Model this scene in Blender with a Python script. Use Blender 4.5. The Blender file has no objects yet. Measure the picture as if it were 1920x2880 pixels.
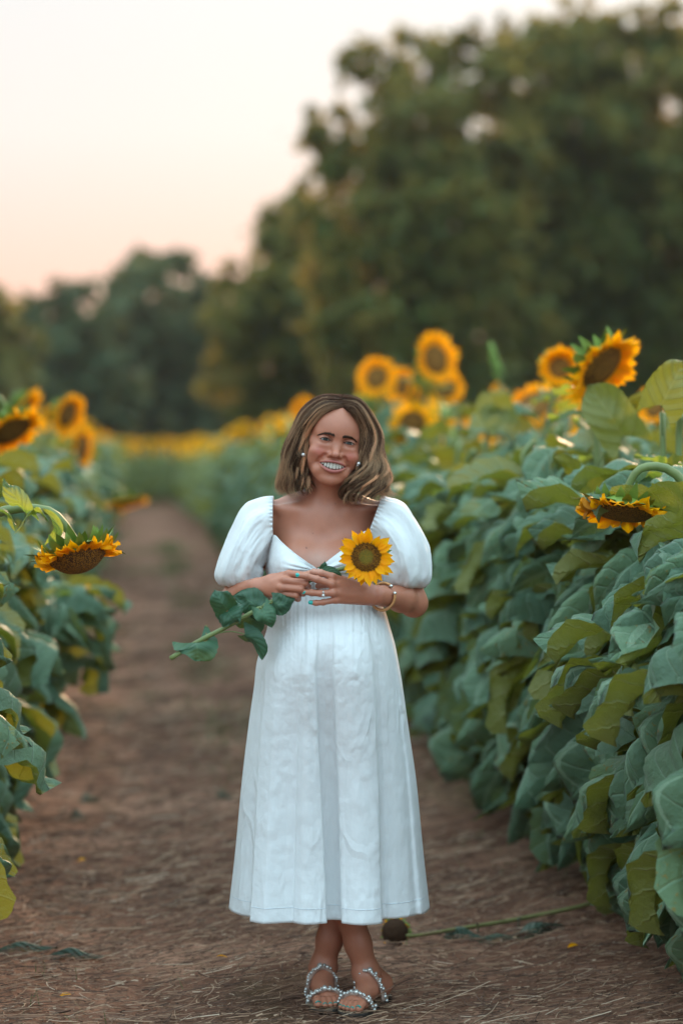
import bpy, math, random
import numpy as np
from mathutils import Vector, Matrix
R = math.radians
rng = np.random.default_rng(7)
random.seed(7)
sc = bpy.context.scene
COL = sc.collection
# ------------------------------------------------------------------ camera, sky, sun, exposure
FPX = 6800.0          # focal length in pixels of the 1920x2880 photograph
HZ = 1265.0           # row of the horizon
EYE = 1.5
cam = bpy.data.cameras.new('camera')
cam.sensor_fit = 'VERTICAL'; cam.sensor_height = 36.0
cam.lens = 36.0 * FPX / 2880.0
cam.shift_y = -(1440.0 - HZ) / 2880.0
cam.clip_end = 2000
cam.dof.use_dof = True; cam.dof.focus_distance = 6.42; cam.dof.aperture_fstop = 1.55
cam.dof.aperture_blades = 0
co = bpy.data.objects.new('camera', cam); COL.objects.link(co)
co.location = (0, 0, EYE); co.rotation_euler = (R(90), 0, 0)
sc.camera = co
SUN_EL, SUN_AZ = R(16), R(11)     # low sun behind the woman, a little to the right
w = bpy.data.worlds.new('World'); sc.world = w; w.use_nodes = True
nt = w.node_tree; nt.nodes.clear()
def nn(nt, t, **k):
    n = nt.nodes.new(t)
    for a, b in k.items():
        if a.startswith('i_'): n.inputs[a[2:].replace('_', ' ')].default_value = b
        else: setattr(n, a, b)
    return n
sky = nn(nt, 'ShaderNodeTexSky', sky_type='NISHITA', sun_disc=False, sun_elevation=SUN_EL, sun_rotation=SUN_AZ)
sky.air_density = 1.0; sky.dust_density = 2.0; sky.ozone_density = 1.5
tc = nn(nt, 'ShaderNodeTexCoord'); sx = nn(nt, 'ShaderNodeSeparateXYZ')
nt.links.new(tc.outputs['Generated'], sx.inputs[0])
cr = nn(nt, 'ShaderNodeValToRGB')                      # evening sky gradient, pink at the horizon, boosted overhead as added fill
e = cr.color_ramp.elements
e[0].position = 0.0; e[0].color = (1.16, 0.56, 0.36, 1)
e[1].position = 1.0; e[1].color = (2.1, 2.7, 2.95, 1)
for p, c in ((0.045, (1.16, 0.68, 0.53, 1)), (0.085, (1.14, 0.80, 0.69, 1)), (0.130, (1.03, 0.94, 0.89, 1)), (0.18, (0.97, 0.965, 0.955, 1)), (0.26, (1.0, 1.06, 1.08, 1)), (0.55, (1.6, 1.9, 2.0, 1))):
    q = e.new(p); q.color = c
nt.links.new(sx.outputs['Z'], cr.inputs[0])
# blue sky away from the sun, over-bright as added fill for the near side
mr = nn(nt, 'ShaderNodeMapRange'); mr.inputs['From Min'].default_value = 0.35; mr.inputs['From Max'].default_value = -0.75
nt.links.new(sx.outputs['Y'], mr.inputs['Value'])
mxb = nn(nt, 'ShaderNodeMix', data_type='RGBA'); cb = nn(nt, 'ShaderNodeValToRGB'); eb = cb.color_ramp.elements
eb[0].position = 0.0; eb[0].color = (0.85, 1.02, 1.1, 1); eb[1].position = 0.7; eb[1].color = (2.0, 2.95, 3.45, 1)
nt.links.new(sx.outputs['Z'], cb.inputs[0]); nt.links.new(cb.outputs[0], mxb.inputs['B'])
nt.links.new(mr.outputs[0], mxb.inputs['Factor']); nt.links.new(cr.outputs[0], mxb.inputs['A'])
bg1 = nn(nt, 'ShaderNodeBackground'); bg1.inputs['Strength'].default_value = 0.05
bg2 = nn(nt, 'ShaderNodeBackground'); bg2.inputs['Strength'].default_value = 1.0
mxs = nn(nt, 'ShaderNodeMixShader'); mxs.inputs[0].default_value = 0.9
ow = nn(nt, 'ShaderNodeOutputWorld')
nt.links.new(sky.outputs[0], bg1.inputs['Color']); nt.links.new(mxb.outputs['Result'], bg2.inputs['Color'])
nt.links.new(bg1.outputs[0], mxs.inputs[1]); nt.links.new(bg2.outputs[0], mxs.inputs[2])
nt.links.new(mxs.outputs[0], ow.inputs[0])
sl = bpy.data.lights.new('sun', 'SUN'); sl.energy = 5.0; sl.angle = R(5); sl.color = (1.0, 0.62, 0.36)
so = bpy.data.objects.new('sun', sl); COL.objects.link(so)
sd = Vector((math.sin(SUN_AZ) * math.cos(SUN_EL), math.cos(SUN_AZ) * math.cos(SUN_EL), math.sin(SUN_EL)))
so.rotation_euler = sd.to_track_quat('Z', 'Y').to_euler(); so.location = sd * 50
sc.view_settings.view_transform = 'Standard'; sc.view_settings.look = 'None'
sc.view_settings.exposure = 0.0; sc.view_settings.gamma = 1.0
sc.cycles.use_denoising = True
sc.cycles.max_bounces = 6; sc.cycles.diffuse_bounces = 3; sc.cycles.glossy_bounces = 2
sc.cycles.transmission_bounces = 3; sc.cycles.transparent_max_bounces = 4
sc.cycles.caustics_reflective = False; sc.cycles.caustics_refractive = False
sc.cycles.sample_clamp_indirect = 4.0

def P(px, py, Y):
    return np.array([(px - 960.0) / FPX * Y, Y, EYE - (py - HZ) / FPX * Y])

# ------------------------------------------------------------------ helpers
def tag(o, label=None, cat=None, group=None, kind=None):
    if label: o['label'] = label
    if cat: o['category'] = cat
    if group: o['group'] = group
    if kind: o['kind'] = kind
    return o
def link(o, parent=None):
    COL.objects.link(o)
    if parent is not None: o.parent = parent
    return o
def empty(name, loc=(0, 0, 0), parent=None):
    o = bpy.data.objects.new(name, None); o.empty_display_size = 0.1; o.location = loc
    return link(o, parent)
class MB:
    """collects numpy vertex / face arrays into one mesh"""
    def __init__(s): s.v = []; s.f = []; s.m = []; s.n = 0; s.uv = []; s.c = []
    def add(s, v, f, mat=0, uv=None, col=None):
        v = np.asarray(v, float).reshape(-1, 3); f = np.asarray(f, int)
        if len(f) == 0: return
        if f.shape[1] == 3: f = np.hstack([f, -np.ones((len(f), 1), int)]); f3 = True
        else: f3 = False
        ff = f + s.n
        if f3: ff[:, 3] = -1
        s.v.append(v); s.f.append(ff); s.m.append(np.full(len(f), mat)); s.n += len(v)
        s.uv.append(np.zeros((len(v), 2)) if uv is None else np.asarray(uv, float))
        s.c.append(np.ones((len(v), 3)) if col is None else np.broadcast_to(np.asarray(col, float), (len(v), 3)))
    def mesh(s, name, mats, smooth=True, uv=True, color=False):
        v = np.concatenate(s.v); f = np.concatenate(s.f); m = np.concatenate(s.m)
        me = bpy.data.meshes.new(name)
        me.vertices.add(len(v)); me.vertices.foreach_set('co', v.astype(np.float32).ravel())
        tri = f[:, 3] < 0
        cnt = np.where(tri, 3, 4); start = np.concatenate([[0], np.cumsum(cnt)[:-1]])
        mask = np.ones(f.shape, bool); mask[tri, 3] = False
        lv = f[mask]
        me.loops.add(len(lv)); me.loops.foreach_set('vertex_index', lv.astype(np.int32))
        me.polygons.add(len(f)); me.polygons.foreach_set('loop_start', start.astype(np.int32))
        me.polygons.foreach_set('material_index', m.astype(np.int32))
        me.polygons.foreach_set('use_smooth', np.full(len(f), smooth))
        if uv:
            u = np.concatenate(s.uv)[lv]
            l = me.uv_layers.new(name='UVMap'); l.data.foreach_set('uv', u.astype(np.float32).ravel())
        if color:
            a = me.color_attributes.new('col', 'FLOAT_COLOR', 'POINT')
            cc = np.concatenate(s.c); cc = np.hstack([cc, np.ones((len(cc), 1))])
            a.data.foreach_set('color', cc.astype(np.float32).ravel())
        me.update(calc_edges=True); me.validate()
        for x in mats: me.materials.append(x)
        return me
    def build(s, name, mats, parent=None, smooth=True, uv=True, color=False, loc=None):
        me = s.mesh(name, mats if isinstance(mats, (list, tuple)) else [mats], smooth, uv, color)
        o = bpy.data.objects.new(name, me)
        if loc is not None: o.location = loc
        return link(o, parent)
def gridf(nu, nv, closed=False, flip=False):
    """quads of a (nu rows) x (nv columns) vertex grid"""
    i = np.arange(nu - 1)[:, None]; j = np.arange(nv if closed else nv - 1)[None, :]
    j2 = (j + 1) % nv
    a = i * nv + j; b = i * nv + j2; c = (i + 1) * nv + j2; d = (i + 1) * nv + j
    q = np.stack([a, b, c, d], -1).reshape(-1, 4)
    return q[:, ::-1] if flip else q
def norm(v):
    v = np.asarray(v, float); return v / np.maximum(np.linalg.norm(v, axis=-1, keepdims=True), 1e-9)
def cr_spline(pts, n):
    """Catmull-Rom through pts (k,d) -> (n,d)"""
    p = np.asarray(pts, float); k = len(p)
    if k == 2: return p[0] + (p[1] - p[0]) * np.linspace(0, 1, n)[:, None]
    q = np.vstack([2 * p[0] - p[1], p, 2 * p[-1] - p[-2]])
    t = np.linspace(0, k - 1, n); i = np.minimum(t.astype(int), k - 2); u = (t - i)[:, None]
    a, b, c, d = q[i], q[i + 1], q[i + 2], q[i + 3]
    return 0.5 * ((2 * b) + (-a + c) * u + (2 * a - 5 * b + 4 * c - d) * u * u + (-a + 3 * b - 3 * c + d) * u ** 3)
def frames(c):
    t = norm(np.gradient(c, axis=0)); n = np.zeros_like(c)
    a = np.array([0, 0, 1.0]) if abs(t[0, 2]) < 0.9 else np.array([1.0, 0, 0])
    x = norm(np.cross(a, t[0]))
    for i in range(len(c)):
        x = norm(x - t[i] * np.dot(x, t[i])); n[i] = x
    return t, n, np.cross(t, n)
def tube(mb, pts, rad, seg=6, n=None, mat=0, cap=True, col=None, ell=1.0):
    c = cr_spline(pts, n) if n else np.asarray(pts, float)
    r = np.interp(np.linspace(0, 1, len(c)), np.linspace(0, 1, len(rad)), rad) if np.ndim(rad) else np.full(len(c), rad)
    t, a, b = frames(c)
    th = np.arange(seg) * 2 * np.pi / seg
    ring = (a[:, None] * np.cos(th)[None, :, None] * ell + b[:, None] * np.sin(th)[None, :, None]) * r[:, None, None] + c[:, None]
    uv = np.stack(np.broadcast_arrays(th[None, :] / 6.283, np.linspace(0, 1, len(c))[:, None]), -1).reshape(-1, 2)
    v = ring.reshape(-1, 3); f = gridf(len(c), seg, closed=True)
    if cap:
        k = len(v); v = np.vstack([v, c[0] - t[0] * r[0] * .3, c[-1] + t[-1] * r[-1] * .3]); uv = np.vstack([uv, [0, 0], [0, 1]])
        j = np.arange(seg); e = (len(c) - 1) * seg
        mb.add(v, f, mat, uv, col)
        base = mb.n - len(v)
        tr = np.vstack([np.stack([np.full(seg, k), (j + 1) % seg, j], -1), np.stack([np.full(seg, k + 1), e + j, e + (j + 1) % seg], -1)])
        tr = np.hstack([tr + base, -np.ones((len(tr), 1), int)])
        mb.f.append(tr); mb.m.append(np.full(len(tr), mat))
    else: mb.add(v, f, mat, uv, col)
def sphere(mb, c, r, nu=8, nv=12, mat=0, col=None, sc3=(1, 1, 1), rot=None):
    th = np.linspace(0, np.pi, nu + 1); ph = np.arange(nv) * 2 * np.pi / nv
    v = np.stack([np.sin(th)[:, None] * np.cos(ph), np.sin(th)[:, None] * np.sin(ph), np.cos(th)[:, None] * np.ones(nv)], -1).reshape(-1, 3) * np.array(sc3) * r
    if rot is not None: v = v @ np.asarray(rot).T
    mb.add(v + np.asarray(c), gridf(nu + 1, nv, closed=True, flip=True), mat, None, col)
_perm = np.random.default_rng(3).random((64, 64, 64))
def vnoise(p):
    """periodic trilinear value noise on (...,3) in 0..1"""
    p = np.asarray(p, float); i = np.floor(p).astype(int); f = p - i; f = f * f * (3 - 2 * f)
    o = 0
    for dx in (0, 1):
        for dy in (0, 1):
            for dz in (0, 1):
                wgt = (f[..., 0] if dx else 1 - f[..., 0]) * (f[..., 1] if dy else 1 - f[..., 1]) * (f[..., 2] if dz else 1 - f[..., 2])
                o = o + wgt * _perm[(i[..., 0] + dx) % 64, (i[..., 1] + dy) % 64, (i[..., 2] + dz) % 64]
    return o
def fbm(p, o=4):
    s = 0; a = 0.5
    for k in range(o): s = s + a * vnoise(np.asarray(p) * 2 ** k + k * 7.3); a *= 0.5
    return s
def basis(zdir, up=(0, 0, 1), roll=0.0):
    z = norm(zdir); up = np.asarray(up, float)
    if abs(np.dot(z, up)) > 0.98: up = np.array([0, 1.0, 0])
    x = norm(np.cross(up, z)); y = np.cross(z, x)
    c, s = math.cos(roll), math.sin(roll)
    return np.stack([x * c + y * s, -x * s + y * c, z], 1)
def mat4(B, loc, s=1.0):
    M = np.eye(4); M[:3, :3] = B * s; M[:3, 3] = loc
    return Matrix(M.tolist())

# ------------------------------------------------------------------ materials
def newmat(name):
    m = bpy.data.materials.new(name); m.use_nodes = True; m.node_tree.nodes.clear(); return m, m.node_tree
def L(nt, a, b): nt.links.new(a, b)
def ramp(nt, fac, stops):
    c = nn(nt, 'ShaderNodeValToRGB'); e = c.color_ramp.elements
    e[0].position, e[0].color = stops[0][0], (*stops[0][1], 1); e[1].position, e[1].color = stops[-1][0], (*stops[-1][1], 1)
    for p, q in stops[1:-1]: k = e.new(p); k.color = (*q, 1)
    L(nt, fac, c.inputs[0]); return c.outputs[0]
def noise(nt, vec, scale, detail=3, rough=0.55):
    n = nn(nt, 'ShaderNodeTexNoise'); n.inputs['Scale'].default_value = scale; n.inputs['Detail'].default_value = detail; n.inputs['Roughness'].default_value = rough
    if vec is not None: L(nt, vec, n.inputs['Vector'])
    return n.outputs['Fac']
def math_(nt, op, a, b=None, clamp=False):
    n = nn(nt, 'ShaderNodeMath', operation=op, use_clamp=clamp)
    for i, x in enumerate((a, b)):
        if x is None: continue
        if isinstance(x, (int, float)): n.inputs[i].default_value = x
        else: L(nt, x, n.inputs[i])
    return n.outputs[0]
def mixc(nt, f, a, b, mode='MIX'):
    n = nn(nt, 'ShaderNodeMix', data_type='RGBA', blend_type=mode)
    for k, x in (('Factor', f), ('A', a), ('B', b)):
        if isinstance(x, (int, float)): n.inputs[k].default_value = x
        elif isinstance(x, tuple): n.inputs[k].default_value = (*x, 1)
        else: L(nt, x, n.inputs[k])
    return n.outputs['Result']
def bump(nt, h, strength=0.3, dist=0.01):
    b = nn(nt, 'ShaderNodeBump'); b.inputs['Strength'].default_value = strength; b.inputs['Distance'].default_value = dist
    L(nt, h, b.inputs['Height']); return b.outputs[0]
def out(nt, sh):
    o = nn(nt, 'ShaderNodeOutputMaterial'); L(nt, sh, o.inputs[0])
def principled(nt, color, rough=0.6, spec=0.5, normal=None, **k):
    p = nn(nt, 'ShaderNodeBsdfPrincipled')
    if isinstance(color, tuple): p.inputs['Base Color'].default_value = (*color, 1)
    else: L(nt, color, p.inputs['Base Color'])
    p.inputs['Roughness'].default_value = rough; p.inputs['Specular IOR Level'].default_value = spec
    if normal is not None: L(nt, normal, p.inputs['Normal'])
    for a, b in k.items(): p.inputs[a.replace('_', ' ')].default_value = b
    return p.outputs[0]
def thin(nt, sh, tcol, f, normal=None):
    t = nn(nt, 'ShaderNodeBsdfTranslucent')
    if isinstance(tcol, tuple): t.inputs[0].default_value = (*tcol, 1)
    else: L(nt, tcol, t.inputs[0])
    if normal is not None: L(nt, normal, t.inputs['Normal'])
    m = nn(nt, 'ShaderNodeMixShader'); m.inputs[0].default_value = f
    L(nt, sh, m.inputs[1]); L(nt, t.outputs[0], m.inputs[2]); return m.outputs[0]
def simple(name, color, rough=0.6, spec=0.4, var=0.25, scale=30, bmp=0.15, bd=0.002, **k):
    m, nt = newmat(name); tc = nn(nt, 'ShaderNodeTexCoord').outputs['Object']
    n = noise(nt, tc, scale)
    c = mixc(nt, n, tuple(x * (1 - var) for x in color), tuple(min(1, x * (1 + var)) for x in color))
    out(nt, principled(nt, c, rough, spec, bump(nt, n, bmp, bd) if bmp else None, **k)); return m
M = {}
def leaf_mat(name, top, bot, trans, vein=(0.16, 0.26, 0.16), tf=0.38, bs=0.8):
    m, nt = newmat(name)
    uv = nn(nt, 'ShaderNodeUVMap'); s = nn(nt, 'ShaderNodeSeparateXYZ'); L(nt, uv.outputs[0], s.inputs[0])
    u, v = s.outputs[0], s.outputs[1]                       # u along midrib, v across -1..1 (stored 0..1)
    av = math_(nt, 'ABSOLUTE', math_(nt, 'SUBTRACT', math_(nt, 'MULTIPLY', v, 2.0), 1.0))
    mid = math_(nt, 'LESS_THAN', av, 0.035)
    ph = math_(nt, 'FRACT', math_(nt, 'MULTIPLY', math_(nt, 'SUBTRACT', u, math_(nt, 'MULTIPLY', av, 0.34)), 5.5))
    tri = math_(nt, 'ABSOLUTE', math_(nt, 'SUBTRACT', ph, 0.5))            # 0 on the side vein
    sv = math_(nt, 'SUBTRACT', 1.0, math_(nt, 'MULTIPLY', tri, 13.0), clamp=True)
    sv = math_(nt, 'MULTIPLY', sv, 0.7)
    vf = math_(nt, 'MAXIMUM', mid, sv)
    oi = nn(nt, 'ShaderNodeObjectInfo').outputs['Random']
    tcn = nn(nt, 'ShaderNodeTexCoord').outputs['Object']
    n = noise(nt, tcn, 22, 3)
    t2 = mixc(nt, oi, (top[0] * .62, top[1] * .70, top[2] * .80), (top[0] * 1.45, top[1] * 1.25, top[2] * 1.15))
    t3 = mixc(nt, math_(nt, 'MULTIPLY', n, 0.5), t2, (top[0] * 1.6, top[1] * 1.35, top[2] * 1.2))
    # yellowed, browning patches on a few leaves
    old = math_(nt, 'MULTIPLY', math_(nt, 'GREATER_THAN', n, 0.63), math_(nt, 'GREATER_THAN', oi, 0.62))
    t3 = mixc(nt, old, t3, (0.22, 0.16, 0.05))
    t4 = mixc(nt, math_(nt, 'MULTIPLY', vf, 0.6), t3, vein)
    b4 = mixc(nt, math_(nt, 'MULTIPLY', vf, 0.7), bot, (bot[0] * 1.5, bot[1] * 1.4, bot[2] * 1.8))
    g = nn(nt, 'ShaderNodeNewGeometry').outputs['Backfacing']
    c = mixc(nt, g, t4, b4)
    h = math_(nt, 'ADD', math_(nt, 'MULTIPLY', vf, -0.6), math_(nt, 'ADD', math_(nt, 'MULTIPLY', n, 0.8), math_(nt, 'MULTIPLY', noise(nt, tcn, 110, 2, .7), 0.25)))
    h = math_(nt, 'ADD', h, math_(nt, 'MULTIPLY', tri, 0.9))
    bn = bump(nt, h, bs, 0.009)
    sh = principled(nt, c, 0.49, 0.40, bn, Sheen_Weight=0.12, Sheen_Roughness=0.4)
    out(nt, thin(nt, sh, trans, tf, bn)); return m
M['leaf'] = leaf_mat('sunflower_leaf', (0.092, 0.182, 0.106), (0.140, 0.148, 0.030), (0.34, 0.36, 0.03), vein=(0.30, 0.42, 0.28), tf=0.24)
M['leaf_far'] = leaf_mat('distant_leaf', (0.105, 0.185, 0.085), (0.16, 0.17, 0.04), (0.42, 0.42, 0.06), tf=0.36)
M['leaf_young'] = leaf_mat('young_leaf', (0.105, 0.20, 0.095), (0.20, 0.25, 0.06), (0.40, 0.46, 0.05), tf=0.5)
M['leaf_cut'] = leaf_mat('cut_leaf', (0.030, 0.095, 0.050), (0.03, 0.06, 0.025), (0.08, 0.13, 0.02), vein=(0.07, 0.16, 0.08), tf=0.2, bs=0.25)
M['leaf_dead'] = leaf_mat('withered_leaf', (0.05, 0.10, 0.07), (0.10, 0.09, 0.04), (0.2, 0.15, 0.04))
M['stem'] = simple('stem_green', (0.14, 0.18, 0.055), 0.5, 0.5, .3, 18)
M['stem_dry'] = simple('stem_dry', (0.17, 0.17, 0.06), 0.7, 0.3, .35, 25)
M['bract'] = simple('bract_green', (0.15, 0.24, 0.04), 0.55, 0.4, .3, 40)
def petal_mat(name, c1, c2, tf=0.4):
    m, nt = newmat(name); uv = nn(nt, 'ShaderNodeUVMap'); s = nn(nt, 'ShaderNodeSeparateXYZ'); L(nt, uv.outputs[0], s.inputs[0])
    st = nn(nt, 'ShaderNodeCombineXYZ'); L(nt, math_(nt, 'MULTIPLY', s.outputs[1], 14.0), st.inputs[1]); L(nt, s.outputs[0], st.inputs[0])
    n = noise(nt, st.outputs[0], 1.6, 2)
    ri = nn(nt, 'ShaderNodeNewGeometry').outputs['Random Per Island']
    c = mixc(nt, math_(nt, 'MULTIPLY', math_(nt, 'ADD', s.outputs[0], ri), 0.5), c1, c2)
    c = mixc(nt, math_(nt, 'MULTIPLY', n, 0.35), c, (c1[0] * .8, c1[1] * .6, 0.0))
    bn = bump(nt, n, 0.4, 0.002)
    out(nt, thin(nt, principled(nt, c, 0.6, 0.15, bn), (c2[0], c2[1] * .9, 0.001), tf, bn)); return m
M['petal'] = petal_mat('petal_yellow', (1.0, 0.36, 0.001), (1.0, 0.54, 0.004))
M['petal_old'] = petal_mat('petal_withered', (0.30, 0.10, 0.02), (0.75, 0.33, 0.01), 0.3)
def disc_mat(name, inner, outer, rad, sc_=260):
    m, nt = newmat(name); tcn = nn(nt, 'ShaderNodeTexCoord').outputs['Object']
    s = nn(nt, 'ShaderNodeSeparateXYZ'); L(nt, tcn, s.inputs[0])
    r = math_(nt, 'SQRT', math_(nt, 'ADD', math_(nt, 'POWER', s.outputs[0], 2.0), math_(nt, 'POWER', s.outputs[1], 2.0)))
    r = math_(nt, 'DIVIDE', r, rad)
    vo = nn(nt, 'ShaderNodeTexVoronoi'); vo.inputs['Scale'].default_value = sc_; L(nt, tcn, vo.inputs['Vector'])
    n = noise(nt, tcn, 90, 3)
    c = ramp(nt, math_(nt, 'ADD', r, math_(nt, 'MULTIPLY', math_(nt, 'SUBTRACT', n, 0.5), 0.25)), [(0.0, inner), (0.38, inner), (0.55, outer), (0.95, tuple(x * .8 for x in outer))])
    c = mixc(nt, math_(nt, 'MULTIPLY', math_(nt, 'GREATER_THAN', vo.outputs['Distance'], 0.5), 0.5), c, (0.45, 0.20, 0.02))
    out(nt, principled(nt, c, 0.8, 0.2, bump(nt, vo.outputs['Distance'], 0.8, 0.004))); return m
M['disc'] = disc_mat('seed_disc', (0.10, 0.045, 0.015), (0.055, 0.022, 0.010), 0.09)
M['disc_fresh'] = disc_mat('seed_disc_fresh', (0.14, 0.13, 0.02), (0.10, 0.035, 0.010), 0.04, 500)
M['disc_dead'] = simple('seed_disc_dead', (0.045, 0.024, 0.014), .9, .1, .5, 120, .6, .004)
# ------------------------------------------------------------------ ground
def ground_z(x, y):
    p = np.stack([x, y, np.zeros_like(x)], -1)
    rut = -0.02 * np.exp(-((x + 0.083 * y - 0.02) / 0.28) ** 2) - 0.02 * np.exp(-((x + 0.083 * y - 1.05) / 0.28) ** 2)
    a = np.clip((60 - np.abs(y)) / 50, 0, 1)
    return (0.05 * (fbm(p * 1.1, 2) - 0.37) + 0.022 * (fbm(p * 7.0 + 5, 4) - 0.45) * a + rut * a)
def build_ground():
    def axis(lo, hi, fine0, fine1, d):
        a = list(np.arange(fine0, fine1 + d, d)); s = d
        b = a[-1]
        while b < hi: s *= 1.16; b += s; a.append(b)
        s = d; b = a[0]
        while b > lo: s *= 1.16; b -= s; a.insert(0, b)
        return np.array(a)
    xs = axis(-400, 400, -1.6, 2.2, 0.022); ys = axis(-300, 900, 5.4, 11.0, 0.025)
    X, Y = np.meshgrid(xs, ys)
    Z = ground_z(X, Y)
    p = np.stack([X * 30, Y * 30, 0 * X], -1)
    near = np.clip((20 - np.abs(Y - 7)) / 18, 0, 1) * np.clip((4 - np.abs(X)) / 3, 0, 1)
    Z = Z + 0.010 * (vnoise(p) - .5) * near
    mb = MB(); mb.add(np.stack([X, Y, Z], -1), gridf(len(ys), len(xs)))
    m, nt = newmat('soil'); g = nn(nt, 'ShaderNodeNewGeometry').outputs['Position']
    mp = nn(nt, 'ShaderNodeMapping'); mp.inputs['Scale'].default_value = (1, 0.45, 1); L(nt, g, mp.inputs[0])
    n1 = noise(nt, g, 1.3, 5, .6); n2 = noise(nt, g, 16, 5, .65); n3 = noise(nt, g, 120, 4, .7); n4 = noise(nt, mp.outputs[0], 0.6, 4)
    c = ramp(nt, n1, [(0.30, (0.100, 0.044, 0.027)), (0.5, (0.185, 0.084, 0.052)), (0.66, (0.36, 0.19, 0.125))])
    c = mixc(nt, math_(nt, 'MULTIPLY', math_(nt, 'GREATER_THAN', n2, 0.56), 0.5), c, (0.075, 0.040, 0.026))
    c = mixc(nt, math_(nt, 'MULTIPLY', math_(nt, 'GREATER_THAN', n3, 0.60), 0.5), c, (0.34, 0.21, 0.13))
    gr = math_(nt, 'MULTIPLY', math_(nt, 'SUBTRACT', n4, 0.56, clamp=True), 5.0, clamp=True)
    c = mixc(nt, gr, c, mixc(nt, n2, (0.05, 0.075, 0.02), (0.12, 0.12, 0.04)))
    h = math_(nt, 'ADD', n2, math_(nt, 'MULTIPLY', n3, 0.5))
    out(nt, principled(nt, c, 0.9, 0.15, bump(nt, h, 0.8, 0.02)))
    o = mb.build('ground', m, uv=False); tag(o, kind='structure')
build_ground()

def build_litter():
    """dry straw, chips and stalk bits trampled over the soil"""
    mb = MB(); r = np.random.default_rng(11)
    def scatter(N, y0, y1, lmin, lmax, w0, w1, yp=1.0):
        y = y0 + (y1 - y0) * r.random(N) ** yp
        x = -0.083 * y + r.uniform(-1.3, 2.3, N)
        x = np.clip(x, -0.16 * y - .2, 0.16 * y + .2) + r.normal(0, .02, N)
        a = r.normal(0.0, 0.75, N); Ln = r.uniform(lmin, lmax, N) * (0.4 + r.random(N)); W = r.uniform(w0, w1, N)
        d = np.stack([np.cos(a), np.sin(a), np.zeros(N)], -1); s = np.stack([-np.sin(a), np.cos(a), np.zeros(N)], -1)
        tilt = r.normal(0.0, .14, N); bend = r.normal(0, .25, N)
        K = 5; t = np.linspace(-.5, .5, K)
        c = np.stack([x, y, np.zeros(N)], -1)[:, None] + d[:, None] * (t[None, :, None] * Ln[:, None, None]) + s[:, None] * ((t ** 2)[None, :, None] * (Ln * bend)[:, None, None])
        z = ground_z(c[..., 0], c[..., 1]) + 0.004 + r.random(N)[:, None] * 0.016 + np.abs(tilt)[:, None] * (t[None] + .5) * Ln[:, None]
        c[..., 2] = z
        up = np.stack([np.zeros(N), np.zeros(N), np.ones(N)], -1)
        ws = norm(s + up * r.normal(0, .5, N)[:, None]) * (W * .5)[:, None]
        # three-sided stalk so that it has thickness
        v = np.stack([c - ws[:, None], c + ws[:, None], c + up[:, None] * (W * .5)[:, None, None]], 2)   # N,K,3,3
        v = v.reshape(-1, 3); b = (np.arange(N) * K * 3)[:, None, None, None]
        k = np.arange(K - 1)[None, :, None, None] * 3; j = np.array([[0, 1], [1, 2], [2, 0]])[None, None]
        A = b + k + j[..., 0:1]; B_ = b + k + j[..., 1:2]
        f = np.concatenate([A, B_, B_ + 3, A + 3], -1).reshape(-1, 4)
        mb.add(v, f)
    scatter(15000, 5.9, 8.6, .02, .09, .0012, .0032, 1.2)
    scatter(9000, 8.0, 14, .04, .12, .003, .006)
    scatter(14000, 5.9, 9.5, .004, .02, .002, .005, 1.2)
    scatter(5000, 12, 30, .05, .16, .005, .012)
    scatter(900, 6.0, 9.0, .10, .22, .002, .004)
    scatter(1200, 6.0, 12.0, .02, .05, .003, .008)
    m, nt = newmat('straw'); g = nn(nt, 'ShaderNodeNewGeometry').outputs['Random Per Island']
    c = ramp(nt, g, [(0.0, (0.05, 0.024, 0.015)), (0.45, (0.135, 0.066, 0.04)), (0.75, (0.26, 0.14, 0.085)), (0.93, (0.37, 0.235, 0.15)), (1.0, (0.50, 0.37, 0.27))])
    out(nt, principled(nt, c, 0.7, 0.3))
    o = mb.build('straw_litter', m, uv=False, smooth=False); tag(o, 'dry brown straw and broken stalks trampled on the soil path', 'straw', kind='stuff')
    mb = MB()                                                     # sparse grass along the path, denser on patches
    N = 9000; y = r.uniform(6.2, 45, N); x = -0.083 * y + np.where(r.random(N) < .45, r.normal(.45, .12, N), np.where(r.random(N) < .5, -.45, 1.45) + r.normal(0, .2, N))
    keep = fbm(np.stack([x * 1.5, y * .6, 0 * x], -1), 3) > np.where(y < 9, .50, .43); x, y = x[keep], y[keep]; N = len(x)
    h = r.uniform(.015, .05, N) * (1 + (y > 12)); a = r.uniform(0, 6.28, N); W = .0012 * (1 + y * .12)
    b0 = np.stack([x, y, ground_z(x, y)], -1); s = np.stack([np.cos(a), np.sin(a), 0 * a], -1) * W[:, None]
    tip = b0 + np.stack([r.normal(0, .4, N) * h, r.normal(0, .4, N) * h, h], -1)
    v = np.stack([b0 - s, b0 + s, tip], 1).reshape(-1, 3); f = np.arange(3 * N).reshape(-1, 3)
    mb.add(v, f)
    o = mb.build('path_grass', simple('grass', (0.09, 0.13, 0.04), .6, .3, .4, 5, 0), uv=False); tag(o, 'sparse short green grass on the soil path', 'grass', kind='stuff')
build_litter()

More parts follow.
